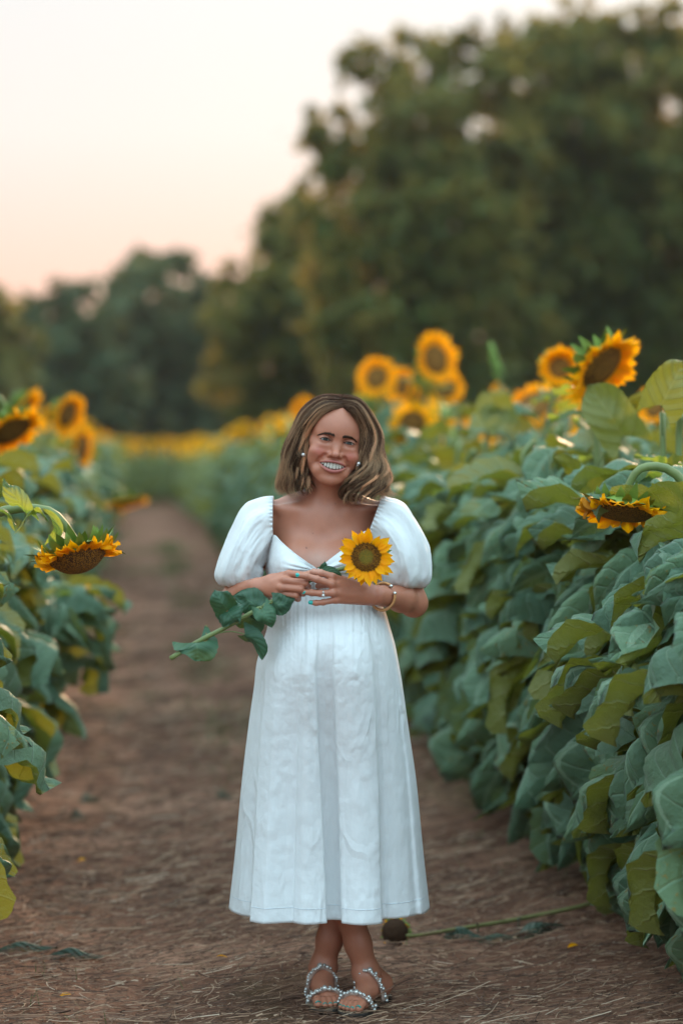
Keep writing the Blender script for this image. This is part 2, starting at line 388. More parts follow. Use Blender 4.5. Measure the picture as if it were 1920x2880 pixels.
# ------------------------------------------------------------------ sunflower pieces
def leaf_geo(mb, seed, nu=14, nv=11, droop=1.3, fold=0.25, wave=0.10, rise=0.5, pet=0.45, twist=0.0, curl=0.0, matb=0, matp=1, width=1.0, serr=1.0):
    """one heart-shaped sunflower leaf, length 1, petiole from the origin, growing towards +Y"""
    r = np.random.default_rng(seed)
    # petiole
    pl = pet; ang = np.linspace(rise + .5, rise - .25, 8)
    pp = np.zeros((8, 3)); st = pl / 7
    for i in range(1, 8): pp[i] = pp[i - 1] + [0, math.cos(ang[i]) * st, math.sin(ang[i]) * st]
    tube(mb, pp, [0.028, 0.020, 0.017], 6 if nu > 8 else 4, 7 if nu > 8 else 4, matp, cap=False)
    u = np.linspace(0, 1, nu); v = np.linspace(-1, 1, nv)
    a = rise - .25 - droop * (u ** 0.9) - curl * u ** 4
    mid = np.zeros((nu, 3)); mid[0] = pp[-1]
    for i in range(1, nu): mid[i] = mid[i - 1] + np.array([0, math.cos(a[i]), math.sin(a[i])]) / (nu - 1)
    U, V = np.meshgrid(u, v, indexing='ij')
    wd = 0.47 * width * (1 - U ** 1.2) * (0.74 + 1.45 * U - .15 * U * U)
    if nu > 8: wd = wd * (1 + 0.07 * serr * np.sin(U * 60 + 1) * (np.abs(V) > .9) + 0.05 * np.sin(U * 9 + seed) * (np.abs(V) ** 3))
    t = np.stack([np.zeros(nu), np.cos(a), np.sin(a)], -1); nrm = np.stack([np.zeros(nu), -np.sin(a), np.cos(a)], -1)
    tw = twist * U + .15 * r.normal()
    side = np.array([1.0, 0, 0])
    x = V * wd
    back = -0.26 * (1 - U) ** 4 * np.abs(V) ** 1.3
    ph = r.uniform(0, 6.28, 4)
    av = np.abs(V)
    hgt = -fold * av ** 1.5 * wd * (1.1 + .5 * np.sin(U * 3 + ph[3])) + wave * av ** 2 * np.sin(U * 11 + ph[0] + np.sign(V) * ph[1]) * .55 + wave * .5 * np.sin(V * 3 + ph[2]) * U
    hgt += 0.032 * np.sin((U - .34 * av) * 5.5 * 6.283) * av * (1 - av * .5)      # puckers between side veins
    hgt += wave * 2.0 * (vnoise(np.stack([U * 3.1 + seed, V * 2.1 + seed * 3.7, 0 * U], -1)) - .5)
    hgt += .030 * np.sin(V * 6.5 + U * 2.5 + ph[1]) * np.clip(U * 2, 0, 1)
    ct, st_ = np.cos(tw), np.sin(tw)
    xx = x * ct - hgt * st_; hh = x * st_ * .9 + hgt * ct
    pos = mid[:, None] + side * xx[..., None] + nrm[:, None] * hh[..., None] + t[:, None] * back[..., None]
    mb.add(pos.reshape(-1, 3), gridf(nu, nv), matb, np.stack([U, (V + 1) / 2], -1).reshape(-1, 2))
LEAF = {}
LV = [dict(droop=.9, fold=.25, rise=.5, wave=.13), dict(droop=1.3, fold=.35, rise=.3, twist=.4, wave=.15), dict(droop=1.2, fold=.6, rise=.05, wave=.18, width=.85), dict(droop=1.1, fold=-.35, rise=.05, twist=-.35, wave=.18, width=.85),
      dict(droop=1.3, fold=.75, rise=.0, curl=.4, wave=.17, width=.8), dict(droop=1.1, fold=-.35, rise=.7, wave=.12), dict(droop=1.2, fold=-.45, rise=-.1, twist=.35, wave=.2, width=.8), dict(droop=1.2, fold=.8, rise=.3, wave=.17, curl=.5, width=.85),
      dict(droop=.5, fold=-.25, rise=.9, wave=.08), dict(droop=1.1, fold=.4, rise=-.25, twist=-.3, wave=.22, width=.75)]
for i, k in enumerate(LV):
    for lod, (nu, nv) in enumerate(((18, 13), (7, 5), (4, 3))):
        mb = MB(); leaf_geo(mb, i + 1, nu, nv, **k)
        LEAF[i, lod] = mb.mesh('leaf', [M['leaf'], M['stem']])
    mb = MB(); leaf_geo(mb, i + 31, 18, 13, **k); LEAF[i, 'y'] = mb.mesh('leaf', [M['leaf_young'], M['stem']])

def petals(mb, n, R0, Lp, layers=2, seed=0, open_=1.45, wither=0.0, wd=0.26, nu=7, nv=5, mats=(0, 1)):
    """ray florets round the disc edge; face looks to +Z; open_ = angle from +Z"""
    r = np.random.default_rng(seed)
    for ly in range(layers):
        for i in range(n):
            th = (i + .5 * ly + r.normal(0, .18)) * 2 * np.pi / n
            w_ = wither * (0.3 + 0.9 * (0.5 + .5 * math.sin(th * 2 + seed)))
            ln = Lp * r.uniform(.82, 1.1) * (1 - .45 * min(1, w_)) * (1 - .06 * ly); W = Lp * wd * r.uniform(.8, 1.15)
            a0 = open_ + r.normal(0, .10) + .10 * ly; cv = r.normal(.25, .25) + w_ * r.normal(.4, 1.2)
            u = np.linspace(0, 1, nu); v = np.linspace(-1, 1, nv); U, V = np.meshgrid(u, v, indexing='ij')
            a = a0 - .35 + cv * u
            c = np.zeros((nu, 3)); c[0] = (R0 * .93, 0, -.006 * ly)
            for k in range(1, nu): c[k] = c[k - 1] + np.array([math.sin(a[k]), 0, math.cos(a[k])]) * ln / (nu - 1)
            nr = np.stack([-np.cos(a), 0 * a, np.sin(a)], -1)
            ww = W * np.sin(np.pi * np.clip(U * .82 + .16, 0, 1)) ** .85 * (1 - U ** 6)
            cup = (.22 + .5 * w_) * W * V ** 2 - .05 * W * np.cos(V * 6)
            tw = r.normal(0, .18 + .9 * w_) * U
            y = V * ww; h = cup
            pos = c[:, None] + np.stack([0 * y, y * np.cos(tw) - h * np.sin(tw), 0 * y], -1) + nr[:, None] * (h * np.cos(tw) + y * np.sin(tw))[..., None]
            ct, s_ = math.cos(th), math.sin(th)
            pos = pos @ np.array([[ct, s_, 0], [-s_, ct, 0], [0, 0, 1]])
            mb.add(pos.reshape(-1, 3), gridf(nu, nv), mats[1] if (w_ > .75) else mats[0], np.stack([U, (V + 1) / 2], -1).reshape(-1, 2))
def bracts(mb, n, R0, Ln, seed=0, layers=2, nu=6):
    r = np.random.default_rng(seed + 50)
    for ly in range(layers):
        for i in range(n):
            th = (i + .5 * ly + r.normal(0, .15)) * 2 * np.pi / n
            ln = Ln * r.uniform(.7, 1.25); u = np.linspace(0, 1, nu); v = np.array([-1, 0, 1.]); U, V = np.meshgrid(u, v, indexing='ij')
            a = 1.75 + .35 * ly + r.normal(0, .25) + (r.normal(.3, .6)) * u
            c = np.zeros((nu, 3)); c[0] = (R0 * (.98 - .16 * ly), 0, -.012 - .010 * ly)
            for k in range(1, nu): c[k] = c[k - 1] + np.array([math.sin(a[k]), 0, math.cos(a[k])]) * ln / (nu - 1)
            ww = Ln * .30 * np.clip(1.15 - U * 1.15, 0.0, 1) ** 1.1 * (.8 + U)
            nr = np.stack([-np.cos(a), 0 * a, np.sin(a)], -1)
            pos = c[:, None] + np.stack([0 * ww, V * ww, 0 * ww], -1) + nr[:, None] * (.25 * ww * V ** 2)[..., None]
            ct, s_ = math.cos(th), math.sin(th)
            pos = pos @ np.array([[ct, s_, 0], [-s_, ct, 0], [0, 0, 1]])
            mb.add(pos.reshape(-1, 3), gridf(nu, 3))
def receptacle(mb, R0, dome=.22, nu=10, nv=28, matd=0, matb=1, seed=0):
    """seed disc (domed) on its green back"""
    r = np.linspace(0, 1, nu); th = np.arange(nv) * 2 * np.pi / nv
    z = dome * R0 * (1 - r ** 2.2) - (.06 * R0) * np.exp(-(r / .28) ** 2)
    v = np.stack([r[:, None] * R0 * np.cos(th), r[:, None] * R0 * np.sin(th), z[:, None] * np.ones(nv)], -1)
    mb.add(v.reshape(-1, 3), gridf(nu, nv, closed=True, flip=False), matd)
    t = np.linspace(0, 1, 7); rr = R0 * 1.02 * np.cos(t * 1.35); zz = -R0 * .42 * np.sin(t * 1.57)
    v = np.stack([rr[:, None] * np.cos(th), rr[:, None] * np.sin(th), zz[:, None] * np.ones(nv)], -1)
    mb.add(v.reshape(-1, 3), gridf(7, nv, closed=True, flip=True), matb)
def head_meshes(seed, R0, Lp, n=22, wither=0.0, open_=1.45, lod=0, disc='disc', dome=.22, blen=.055):
    a, b, c = MB(), MB(), MB()
    receptacle(a, R0, dome, 8 if lod == 0 else 4, 28 if lod == 0 else 12)
    petals(b, n if lod == 0 else 14, R0, Lp, 2 if lod == 0 else 1, seed, open_, wither, .26 if lod == 0 else .36, 7 if lod == 0 else 4, 5 if lod == 0 else 3)
    bracts(c, 18 if lod == 0 else 10, R0, blen, seed, 2 if lod == 0 else 1, 6 if lod == 0 else 3)
    return (a.mesh('flower_head', [M[disc], M['bract']], uv=False), b.mesh('petals', [M['petal'], M['petal_old']]), c.mesh('bracts', [M['bract']], uv=False))
HEADS = {}
for i, (R0, Lp, wi, op) in enumerate(((.080, .075, .15, 1.45), (.10, .07, .75, 1.7), (.065, .08, .0, 1.3), (.09, .075, .45, 1.55), (.05, .07, 0, .9))):
    HEADS[i, 0] = head_meshes(i, R0, Lp, 22, wi, op); HEADS[i, 1] = head_meshes(i, R0, Lp, 22, wi, op, 1)
def add_head(parent, pos, d, idx, lod=0, s=1.0, roll=0.0):
    h, p, b = HEADS[idx, lod] if not isinstance(idx, tuple) else idx
    o = bpy.data.objects.new('flower_head', h); link(o, parent)
    o.matrix_local = mat4(basis(d, roll=roll), pos, s)
    for nm, me in (('petals', p), ('bracts', b)):
        q = bpy.data.objects.new(nm, me); link(q, o)
    return o
def stem_path(h, lean, hd, hr=0.09):
    """stem that leans, then nods over so that the head looks along hd (relative coordinates)"""
    hd = norm(hd); top = np.array([lean[0], lean[1], h])
    back = top - hd * .04
    return np.array([[0, 0, -.03], [lean[0] * .15, lean[1] * .15, h * .35], [lean[0] * .45, lean[1] * .45, h * .7], back - hd * .085 - np.array([0, 0, .02]), back])

def plant(x, y, side, seed, lod=0, h=None, head=None, headdir=None, headpos=None, nleaf=None, label='', group=None, hs=1.0, leafsz=1.0, low=.32):
    """one sunflower plant; side = direction (+1/-1) of the path seen from the plant"""
    r = np.random.default_rng(seed)
    gz = float(ground_z(np.array(x), np.array(y)))
    root = empty('sunflower_plant', (x, y, gz)); tag(root, label, 'sunflower', group)
    h = h or r.uniform(1.5, 1.72)
    if headdir is None:
        a = r.uniform(0, 6.28); headdir = norm((math.cos(a) * .8 + side * .3, math.sin(a) * .6 - .35, r.uniform(-.7, .25)))
    if head is None: headdir = norm((r.normal(0, .2), r.normal(-.1, .2), 1))
    lean = (r.normal(side * .05, .05), r.normal(-.02, .04)) if headpos is None else (headpos[0] - x, headpos[1] - y)
    if headpos is not None: h = headpos[2] - gz
    sp = stem_path(h, lean, headdir)
    if headpos is not None and headdir[2] < -.7:    # a strongly bowed stem: rises first, then arches over
        H = max(h + .13, 1.30)
        hd = norm(headdir); top = np.array([lean[0], lean[1], h]) - hd * .04
        sp = np.array([[0, 0, -.03], [lean[0] * .05, 0, H * .4], [lean[0] * .12, lean[1] * .1, H * .85], [lean[0] * .45, lean[1] * .5, H], [lean[0] * .8, lean[1] * .8, h + .16], top - hd * .05, top])
    mb = MB(); tube(mb, sp, [.017, .016, .013, .011, .012], 8 if lod == 0 else 5, 26 if lod == 0 else 9, 0)
    mb.build('stem', M['stem'], root, uv=False)
    c = cr_spline(sp, 60)
    n = nleaf or (36 if lod == 0 else 23)
    fol = MB() if lod == 2 else None
    az = r.uniform(0, 6.28)
    bias = 0.0 if side > 0 else math.pi
    for i in range(n):
        t = (i + .5) / n
        zt = low + (max(h, 1.2) - low - .10) * t ** .9
        k = int(np.argmin(np.abs(c[:40, 2] - zt))) if c[:, 2].max() > zt else 40
        p = c[k]
        az += 2.4 + r.normal(0, .25)
        # leaves turn towards the light of the path
        a_ = math.atan2(math.sin(az) * 0.62 - .15, math.cos(az) * .6 + side * (.62 if t < .85 else .15))
        size = (0.19 + .15 * math.sin(math.pi * min(1, .15 + t * .85)) * r.uniform(.65, 1.25)) * leafsz
        if t > .9: size *= .62
        if t > .86: vi = int(r.choice([0, 5, 8, 5]))
        elif t > .55: vi = int(r.choice([0, 1, 3, 5, 7, 1, 2]))
        else: vi = int(r.choice([1, 2, 3, 4, 6, 7, 9, 9]))
        me = LEAF[vi, 'y'] if (t > .88 and lod == 0) else LEAF[vi, lod if lod < 2 else 2]
        o = bpy.data.objects.new('leaf', me); link(o, root)
        o.location = p; o.scale = (size * r.uniform(.54, .84), size * r.uniform(.94, 1.26), size)
        o.rotation_euler = (r.normal(-.05 if t > .5 else -.28, .2), r.normal(0, .36), a_ - math.pi / 2 + r.normal(0, .2))
    if head is not None:
        add_head(root, sp[-1], headdir, head, 0 if lod == 0 else 1, hs, r.uniform(0, 6))
    return root

AX, BX = -0.84, 1.66        # plant rows left and right of the path: x = A + SL*y
used = []
LBL = {}
def rowx(side, k, y): return (AX - .72 * k - .082 * y) if side < 0 else (BX + .72 * k - .090 * y)
# hero plants: the flowers one can single out in the photograph: (px, py, Y, facing, head kind, scale, lateral row, label)
HERO = [
 (228, 1606, 6.30, (.25, -.22, -.97), 'H', 1.0, 0, 'sunflower with a big drooping seed head bowed over the path, left edge'),
 (45, 1232, 9.6, (.45, -.40, -.72), 3, .95, 0, 'sunflower at the left edge with a wide dark centred bloom, above the bowed one'),
 (205, 1172, 13.4, (.62, -.40, -.25), 0, .95, 0, 'tallest golden bloom of the left row, just right of the wide dark centred one'),
 (85, 1150, 13.0, (.65, -.25, -.5), 2, .85, 1, 'left row sunflower whose bloom shows behind the wide dark centred bloom'),
 (245, 1262, 15.0, (.75, -.3, -.1), 3, 1.0, 0, 'left row sunflower with a golden bloom turned sideways to the path'),
 (358, 1432, 15.5, (.2, -.2, -.95), 1, 1.0, 0, 'left row sunflower with a dark head hanging low over the path, far along the row'),
 (238, 1695, 9.9, (.8, .1, -.6), 2, .55, 0, 'left row sunflower with one small yellow bloom half hidden low below the bowed seed head'),
 (1712, 1052, 8.3, (.52, -.45, -.50), 0, 1.15, 0, 'tall sunflower with large tilted bloom and spiky bracts, topmost at the right edge'),
 (1574, 1030, 10.4, (-.05, -.95, .15), 4, 1.0, 0, 'sunflower with a small round open bloom beside the large tilted bloom'),
 (1640, 1085, 9.6, (-.5, -.6, .1), 4, .95, 1, 'sunflower with a small bloom tucked under the large tilted bloom'),
 (1745, 1480, 6.62, (-.15, -.24, -.95), 1, .95, 0, 'sunflower on the right with a brown withered head hanging among the leaves'),
 (1236, 1008, 13.8, (.55, -.72, .12), 0, 1.15, 0, 'highest golden bloom of the cluster to the upper right of the woman\'s head'),
 (1252, 1085, 14.6, (.1, -.9, .2), 3, .85, 1, 'round bloom just below the highest bloom of the cluster by the woman\'s head'),
 (1052, 1058, 15.2, (-.35, -.75, .2), 0, 1.0, 0, 'leftmost bloom of the golden cluster above the woman\'s hair'),
 (1120, 1085, 15.8, (-.6, -.6, .1), 2, 1.05, 0, 'bloom facing left in the middle of the golden cluster'),
 (1182, 1132, 16.6, (.05, -.9, .1), 2, .85, 0, 'small low bloom under the golden cluster right of the woman'),
 (1040, 1110, 17.6, (-.3, -.8, .1), 3, .9, 1, 'bloom right above the woman\'s parting, lowest left of the cluster'),
 (850, 1158, 22.0, (-.5, -.7, .1), 2, 1.1, 0, 'soft golden bloom to the left of the woman\'s head'),
 (1496, 1130, 12.2, (-.2, -.6, .45), 3, 1.0, 1, 'sunflower with a half open yellow bloom behind the broad pale green leaf'),
 (1390, 1185, 13.2, (-.4, -.4, .3), 1, .9, 1, 'sunflower with a half hidden orange bloom in the middle of the right field'),
 (1258, 1222, 15.0, (.35, -.3, -.7), 3, .85, 0, 'sunflower with a dark nodding bloom right of the woman, below the cluster'),
 (1470, 1270, 11.4, (-.6, -.3, -.6), 3, .9, 0, 'sunflower with a dark centred bloom peeping through the right leaves'),
 (1830, 1135, 11.0, (-.5, -.5, .3), 2, .9, 1, 'half hidden bloom between broad leaves close to the right edge'),
]
HEADS['H', 0] = head_meshes(77, .080, .062, 26, .62, 1.9, 0, 'disc', .58, .055)
# spare positions so heroes replace row plants
hero_rows = {}
allp = []
for (px, py, Y, d, hk, s_, k, lab) in HERO:
    hp = P(px, py, Y); side = -1 if hp[0] < rowx(-1, 0, Y) + 1.0 else 1
    xx = rowx(side, k, Y)
    if hk == 'H': xx = hp[0] - .48
    elif abs(xx - hp[0]) > .6: xx = hp[0] + .55 * (1 if side > 0 else -1)
    yy = Y + .05
    hidx = HEADS['H', 0] if hk == 'H' else (HEADS[hk, 0])
    plant(xx, yy, -side, int(px + py), 0, headpos=hp, headdir=d, head=hidx, hs=s_, label=lab, group=None, leafsz=.82 if side < 0 else 1.0)
    used.append((xx, yy))
LABS = {(-1, 0): ('leafy sunflower plant of the front row left of the path', 'sunflower plants lining the left of the path'),
        (-1, 1): ('sunflower plant behind the front row on the left', 'second row of sunflowers on the left'),
        (1, 0): ('leafy sunflower plant of the front row right of the path, behind and beside the woman', 'sunflower plants lining the right of the path'),
        (1, 1): ('sunflower plant behind the front row on the right', 'second row of sunflowers on the right'),
        (1, 2): ('sunflower plant in the third row on the right', 'third row of sunflowers on the right'),
        (-1, 2): ('sunflower plant in the third row on the left', 'third row of sunflowers on the left')}
ORD = 'first second third fourth fifth sixth seventh eighth ninth tenth eleventh twelfth thirteenth fourteenth fifteenth sixteenth seventeenth eighteenth nineteenth twentieth'.split()
ROWN = {(1, 0): 'right front row', (-1, 0): 'left front row', (1, 1): 'right second row', (-1, 1): 'left second row', (1, 2): 'right third row', (-1, 2): 'left third row'}
cnt = 0
for side, k, y0, y1, dy in ((1, 0, 5.95, 34, .27), (-1, 0, 6.9, 34, .26), (1, 1, 6.3, 19, .36), (-1, 1, 8.2, 19, .38), (1, 2, 7.5, 14, .5)):
    y = y0; num = 0
    while y < y1 and cnt < 277:
        x = rowx(side, k, y) + random.gauss(0, .05)
        if all((x - a) ** 2 + (y - b) ** 2 > .025 for a, b in used):
            hd = None; idx = None
            rr = random.random()
            if rr < (.05 if y < 13 else .34): idx = random.choice([0, 1, 2, 3]); hd = norm((random.uniform(-.6, .8), random.uniform(-.8, .1), random.uniform(-.9, -.2))) if y < 13 else None
            a, g = LABS[side, k]
            if num < 20 and k < 2: a = ('blooming' if idx is not None else 'leafy bloomless') + ' sunflower plant, ' + ORD[num] + ' from the near end of the ' + ROWN[side, k]
            elif idx is not None: a = 'blooming sunflower plant further along the ' + ROWN[side, k]
            else: a = 'bloomless sunflower plant further along the ' + ROWN[side, k]
            num += 1
            plant(x, y, -side, 1000 + cnt, 0 if (y < 10.5 and k == 0) else 1, head=idx, headdir=hd, h=random.uniform(1.42, 1.66) if k == 0 and y < 12 else random.uniform(1.54, 1.76), label=a, group=g)
            cnt += 1
        y += dy * random.uniform(.85, 1.15) * (1 if y < 20 else 1.25)
print('row plants', cnt)

def field_mass():
    """everything further off or further back: too many to count, low detail plants in one object"""
    def bits(me):
        v = np.empty(len(me.vertices) * 3, np.float32); me.vertices.foreach_get('co', v)
        f = np.array([list(p.vertices) + ([-1] if len(p.vertices) == 3 else []) for p in me.polygons]); m = np.array([p.material_index for p in me.polygons])
        uv = np.zeros((len(me.vertices), 2))
        if me.uv_layers:
            for lp, d in zip(me.loops, me.uv_layers[0].data): uv[lp.vertex_index] = d.uv
        return v.reshape(-1, 3), f, m, uv
    lv = [bits(LEAF[i, 2]) for i in range(10)]; hb = [[bits(q) for q in HEADS[i, 1]] for i in (0, 2, 3)]
    r = np.random.default_rng(5); protos = []
    for s in range(6):
        for bloom in (0, 1):
            V, F, Mt, UV = [], [], [], []; n = 0
            def put(v, f, m, uv):
                nonlocal n
                g = f + n; g[f < 0] = -1; V.append(v); F.append(g); Mt.append(m); UV.append(uv); n += len(v)
            az = 0
            for i in range(12):
                t = (i + .5) / 12; az += 2.4; v, f, m, uv = lv[int(r.integers(0, 10))]
                a = az; B = np.array([[math.cos(a), -math.sin(a), 0], [math.sin(a), math.cos(a), 0], [0, 0, 1]]); sz = r.uniform(.26, .36)
                put((v * sz) @ B.T + [0, 0, .3 + 1.25 * t], f, m, uv)
            q = MB(); tube(q, [[0, 0, 0], [0, 0, .8], [0, 0, 1.5]], .014, 4, 4, 0, cap=False); put(q.v[0], q.f[0].copy(), np.full(len(q.f[0]), 1), q.uv[0])
            if bloom:
                B = basis((r.normal(-.1, .25), -.95, r.uniform(-.1, .3)))
                for (v, f, m, uv), mo in zip(hb[s % 3], ((2, 3), (4, 4), (3, 3))):
                    mm = np.array(mo)[np.clip(m, 0, 1)]; put((v * 1.5) @ B.T + [0, -.06, 1.58], f, mm, uv)
            protos.append(tuple(np.concatenate(x) for x in (V, F, Mt, UV)))
    pos = []
    for side, ks in ((1, range(0, 14)), (-1, range(0, 12))):
        for k in ks:
            ys = {0: 34.2, 1: 19.2, 2: 14.2 if side > 0 else 9.8}.get(k, 9.5 + (k - 3) * 1.0)
            y = ys
            while y < 64:
                x = rowx(side, k, y)
                st = .34 if k < 2 else .5
                if abs(x) < .16 * y + 3: pos.append((x + r.normal(0, .06), y, 1 if r.random() < (.35 if y < 45 else .75) else 0))
                y += st * (1 + (y > 30) * .4) * (1 + .35 * (k > 5))
    for y in np.arange(64, 86, 1.1):           # the cross field in full bloom where the path ends
        for x in np.arange(-15 - .05 * y, 13, .45): pos.append((x + r.normal(0, .1), y + r.normal(0, .1), 1))
    mb = MB()
    by = {}
    for (x, y, b) in pos:
        pi = int(r.integers(0, 6)) * 2 + b; by.setdefault(pi, []).append((x, y, r.normal(0, .7) if b else r.uniform(0, 6.28), r.uniform(.90, 1.04)))
    for pi, lst in by.items():
        v, f, m, uv = protos[pi]; A = np.array(lst); N = len(A)
        c, s = np.cos(A[:, 2] * .5), np.sin(A[:, 2] * .5)
        X = (v[None, :, 0] * c[:, None] - v[None, :, 1] * s[:, None]) * A[:, 3:4] + A[:, 0:1]
        Yy = (v[None, :, 0] * s[:, None] + v[None, :, 1] * c[:, None]) * A[:, 3:4] + A[:, 1:2]
        Z = v[None, :, 2] * A[:, 3:4] * np.ones((N, 1))
        ff = f[None] + (np.arange(N) * len(v))[:, None, None]; ff = np.where(f[None] < 0, -1, ff)
        off = mb.n
        VV = np.stack([X, Yy, Z], -1).reshape(-1, 3); ff = ff.reshape(-1, 4); g = ff + off; g[ff < 0] = -1
        mb.v.append(VV); mb.f.append(g); mb.m.append(np.tile(m, N)); mb.uv.append(np.tile(uv, (N, 1))); mb.c.append(np.ones((len(VV), 3))); mb.n += len(VV)
    o = mb.build('sunflower_field', [M['leaf_far'], M['stem'], M['disc'], M['bract'], M['petal']])
    tag(o, 'mass of sunflowers filling the field out to the trees', 'sunflower field', kind='stuff')
    print('field plants', len(pos), 'faces', len(o.data.polygons))
field_mass()

# ------------------------------------------------------------------ trees
def tree_mats():
    res = []
    for nm, a, b, t in (('oak_foliage', (0.036, 0.072, 0.018), (0.105, 0.165, 0.036), (0.40, 0.27, 0.065)), ('far_foliage', (0.042, 0.098, 0.045), (0.100, 0.175, 0.082), (0.20, 0.17, 0.06)), ('warm_foliage', (0.060, 0.090, 0.024), (0.15, 0.185, 0.045), (0.34, 0.25, 0.05))):
        m, nt = newmat(nm); g = nn(nt, 'ShaderNodeNewGeometry'); tcn = nn(nt, 'ShaderNodeTexCoord').outputs['Object']
        n = noise(nt, tcn, 0.45, 3)
        c = mixc(nt, math_(nt, 'ADD', math_(nt, 'MULTIPLY', g.outputs['Random Per Island'], .5), math_(nt, 'MULTIPLY', math_(nt, 'SUBTRACT', n, .3), 1.2), clamp=True), a, b)
        out(nt, thin(nt, principled(nt, c, .55, .35), t, .45)); res.append(m)
    return res
TM = tree_mats()
M['bark'] = simple('bark', (0.07, 0.05, 0.035), .9, .2, .4, 6, .6, .03)
def tree(base, lobes, mat, label, group, seed, leaf=.26, dens=26):
    """lobes: (dx, dy, z, r) clumps of the crown relative to the foot"""
    r = np.random.default_rng(seed)
    root = empty('tree', (base[0], base[1], 0)); tag(root, label, 'tree', group)
    L_ = np.array(lobes, float)
    zc = L_[:, 2].min(); H = (L_[:, 2] + L_[:, 3]).max()
    mb = MB(); tube(mb, [[0, 0, -.3], [.1, 0, H * .25], [0, .1, H * .5], [.1, 0, H * .78]], [H * .028, H * .02, H * .013, H * .004], 10, 14)
    tr = mb.build('trunk', M['bark'], root, uv=False)
    mb = MB()
    for l in L_:
        s = np.array([0, 0, min(H * .6, max(1.2, l[2] * .55))]); e = l[:3] * [.85, .85, 1]
        mid = (s + e) / 2 + [0, 0, -.15 * l[3]]
        tube(mb, [s, mid, e], [H * .010, H * .006, H * .002], 5, 7, cap=False)
        for _ in range(4):
            d = norm(r.normal(size=3)); tube(mb, [mid * .4 + e * .6, e * .8 + l[:3] * .2 + d * l[3] * .4, l[:3] + d * l[3] * .8], [H * .004, H * .002, H * .001], 4, 4, cap=False)
    mb.build('limbs', M['bark'], root, uv=False)
    # crown: leaf-sized faces in clumps, each clump a loose shell with gaps
    C = []
    for l in L_:
        n = int(6 + l[3] ** 2 * 6.0)
        d = norm(r.normal(size=(n, 3))); rad = l[3] * r.uniform(.45, 1.0, n) ** .6
        q = l[:3] + d * rad[:, None] * [1, 1, .92]
        C.append(np.hstack([q, (l[3] * r.uniform(.22, .42, n))[:, None]]))
    C = np.vstack(C); C = C[C[:, 2] > .3]
    for l in L_:                       # thin outer twigs of foliage: gaps of sky show between them
        k = int(3 + l[3] ** 2 * 3); d = norm(r.normal(size=(k, 3))); C = np.vstack([C, np.hstack([l[:3] + d * (l[3] * r.uniform(1.05, 1.32, k))[:, None], r.uniform(.16, .34, (k, 1))])])
    C = C[C[:, 2] > .3]
    n = np.maximum(10, (C[:, 3] ** 2 * dens * 15 / (leaf / .26) ** 2).astype(int))
    idx = np.repeat(np.arange(len(C)), n); N = len(idx)
    d = norm(r.normal(size=(N, 3))); q = C[idx, :3] + d * (C[idx, 3] * np.abs(r.normal(0, .62, N)))[:, None]
    a = norm(r.normal(size=(N, 3))); b = norm(np.cross(a, r.normal(size=(N, 3)))); s = leaf * r.uniform(.5, 1.15, N)[:, None]
    v = np.stack([q - a * s, q + b * s * .55, q + a * s * .9, q - b * s * .5 + np.cross(a, b) * s * .2], 1).reshape(-1, 3)
    mb = MB(); mb.add(v, np.arange(4 * N).reshape(-1, 4)); mb.build('crown', mat, root, uv=False, smooth=False)
    return N
def lobes_px(cx, Y, spec):
    """crown clumps measured on the photograph -> metres at the tree's own distance"""
    o = []
    for (px, py, rp, dy) in spec:
        p = P(px, py, Y); o.append((p[0] - cx, dy, p[2], rp / FPX * Y))
    return o
def T(cx_px, Y, spec, mat, label, group, seed, **k):
    cx = (cx_px - 960) / FPX * Y
    n = tree((cx, Y), lobes_px(cx, Y, spec), TM[mat], label, group, seed, **k); print('tree', label[:30], n)
G1 = 'tall trees behind the field on the right'
T(1660, 72, [(1640, 160, 140, 0), (1800, 200, 150, .5), (1500, 230, 150, -1), (1600, 420, 210, -.8), (1800, 480, 200, 0), (1480, 520, 180, -1), (1650, 730, 230, 0), (1850, 800, 220, 0), (1500, 820, 200, -.5), (1650, 1050, 240, 0), (1850, 1100, 220, 0), (1440, 130, 70, 0), (1500, 110, 60, 0), (1630, 70, 60, 0), (1740, 90, 50, 0), (1850, 80, 60, 0), (1910, 130, 90, 0)], 0, 'tallest dark tree behind the field at the right edge of the picture', G1, 1)
T(1230, 66, [(1060, 230, 95, 0), (1190, 210, 110, .3), (1330, 230, 120, 0), (1000, 400, 130, 0), (1180, 420, 170, -1), (1340, 430, 150, 0), (1050, 620, 180, -1), (1270, 660, 190, -1), (1100, 860, 210, -1), (1330, 900, 200, 0), (1150, 1080, 220, 0), (1370, 1120, 200, 0), (950, 530, 70, 0), (1315, 110, 38, 0), (1220, 140, 45, 0), (1010, 170, 45, 0), (945, 390, 60, 0)], 0, 'broad dark tree straight behind the golden cluster of blooms, left of the tallest one', G1, 2)
T(830, 78, [(830, 660, 100, 0), (930, 640, 110, 0), (760, 640, 50, 0), (730, 790, 90, 0), (860, 820, 150, -1), (1000, 800, 150, 0), (720, 920, 120, -1), (840, 1010, 150, 0), (1000, 1050, 180, 0), (700, 1060, 110, 0), (800, 1180, 120, 0), (660, 980, 60, 0), (650, 860, 60, 0), (640, 800, 45, 0), (720, 1200, 90, 0), (900, 1200, 110, 0)], 2, 'lower olive green tree leaning left beside the gap above the woman\'s head', G1, 3)
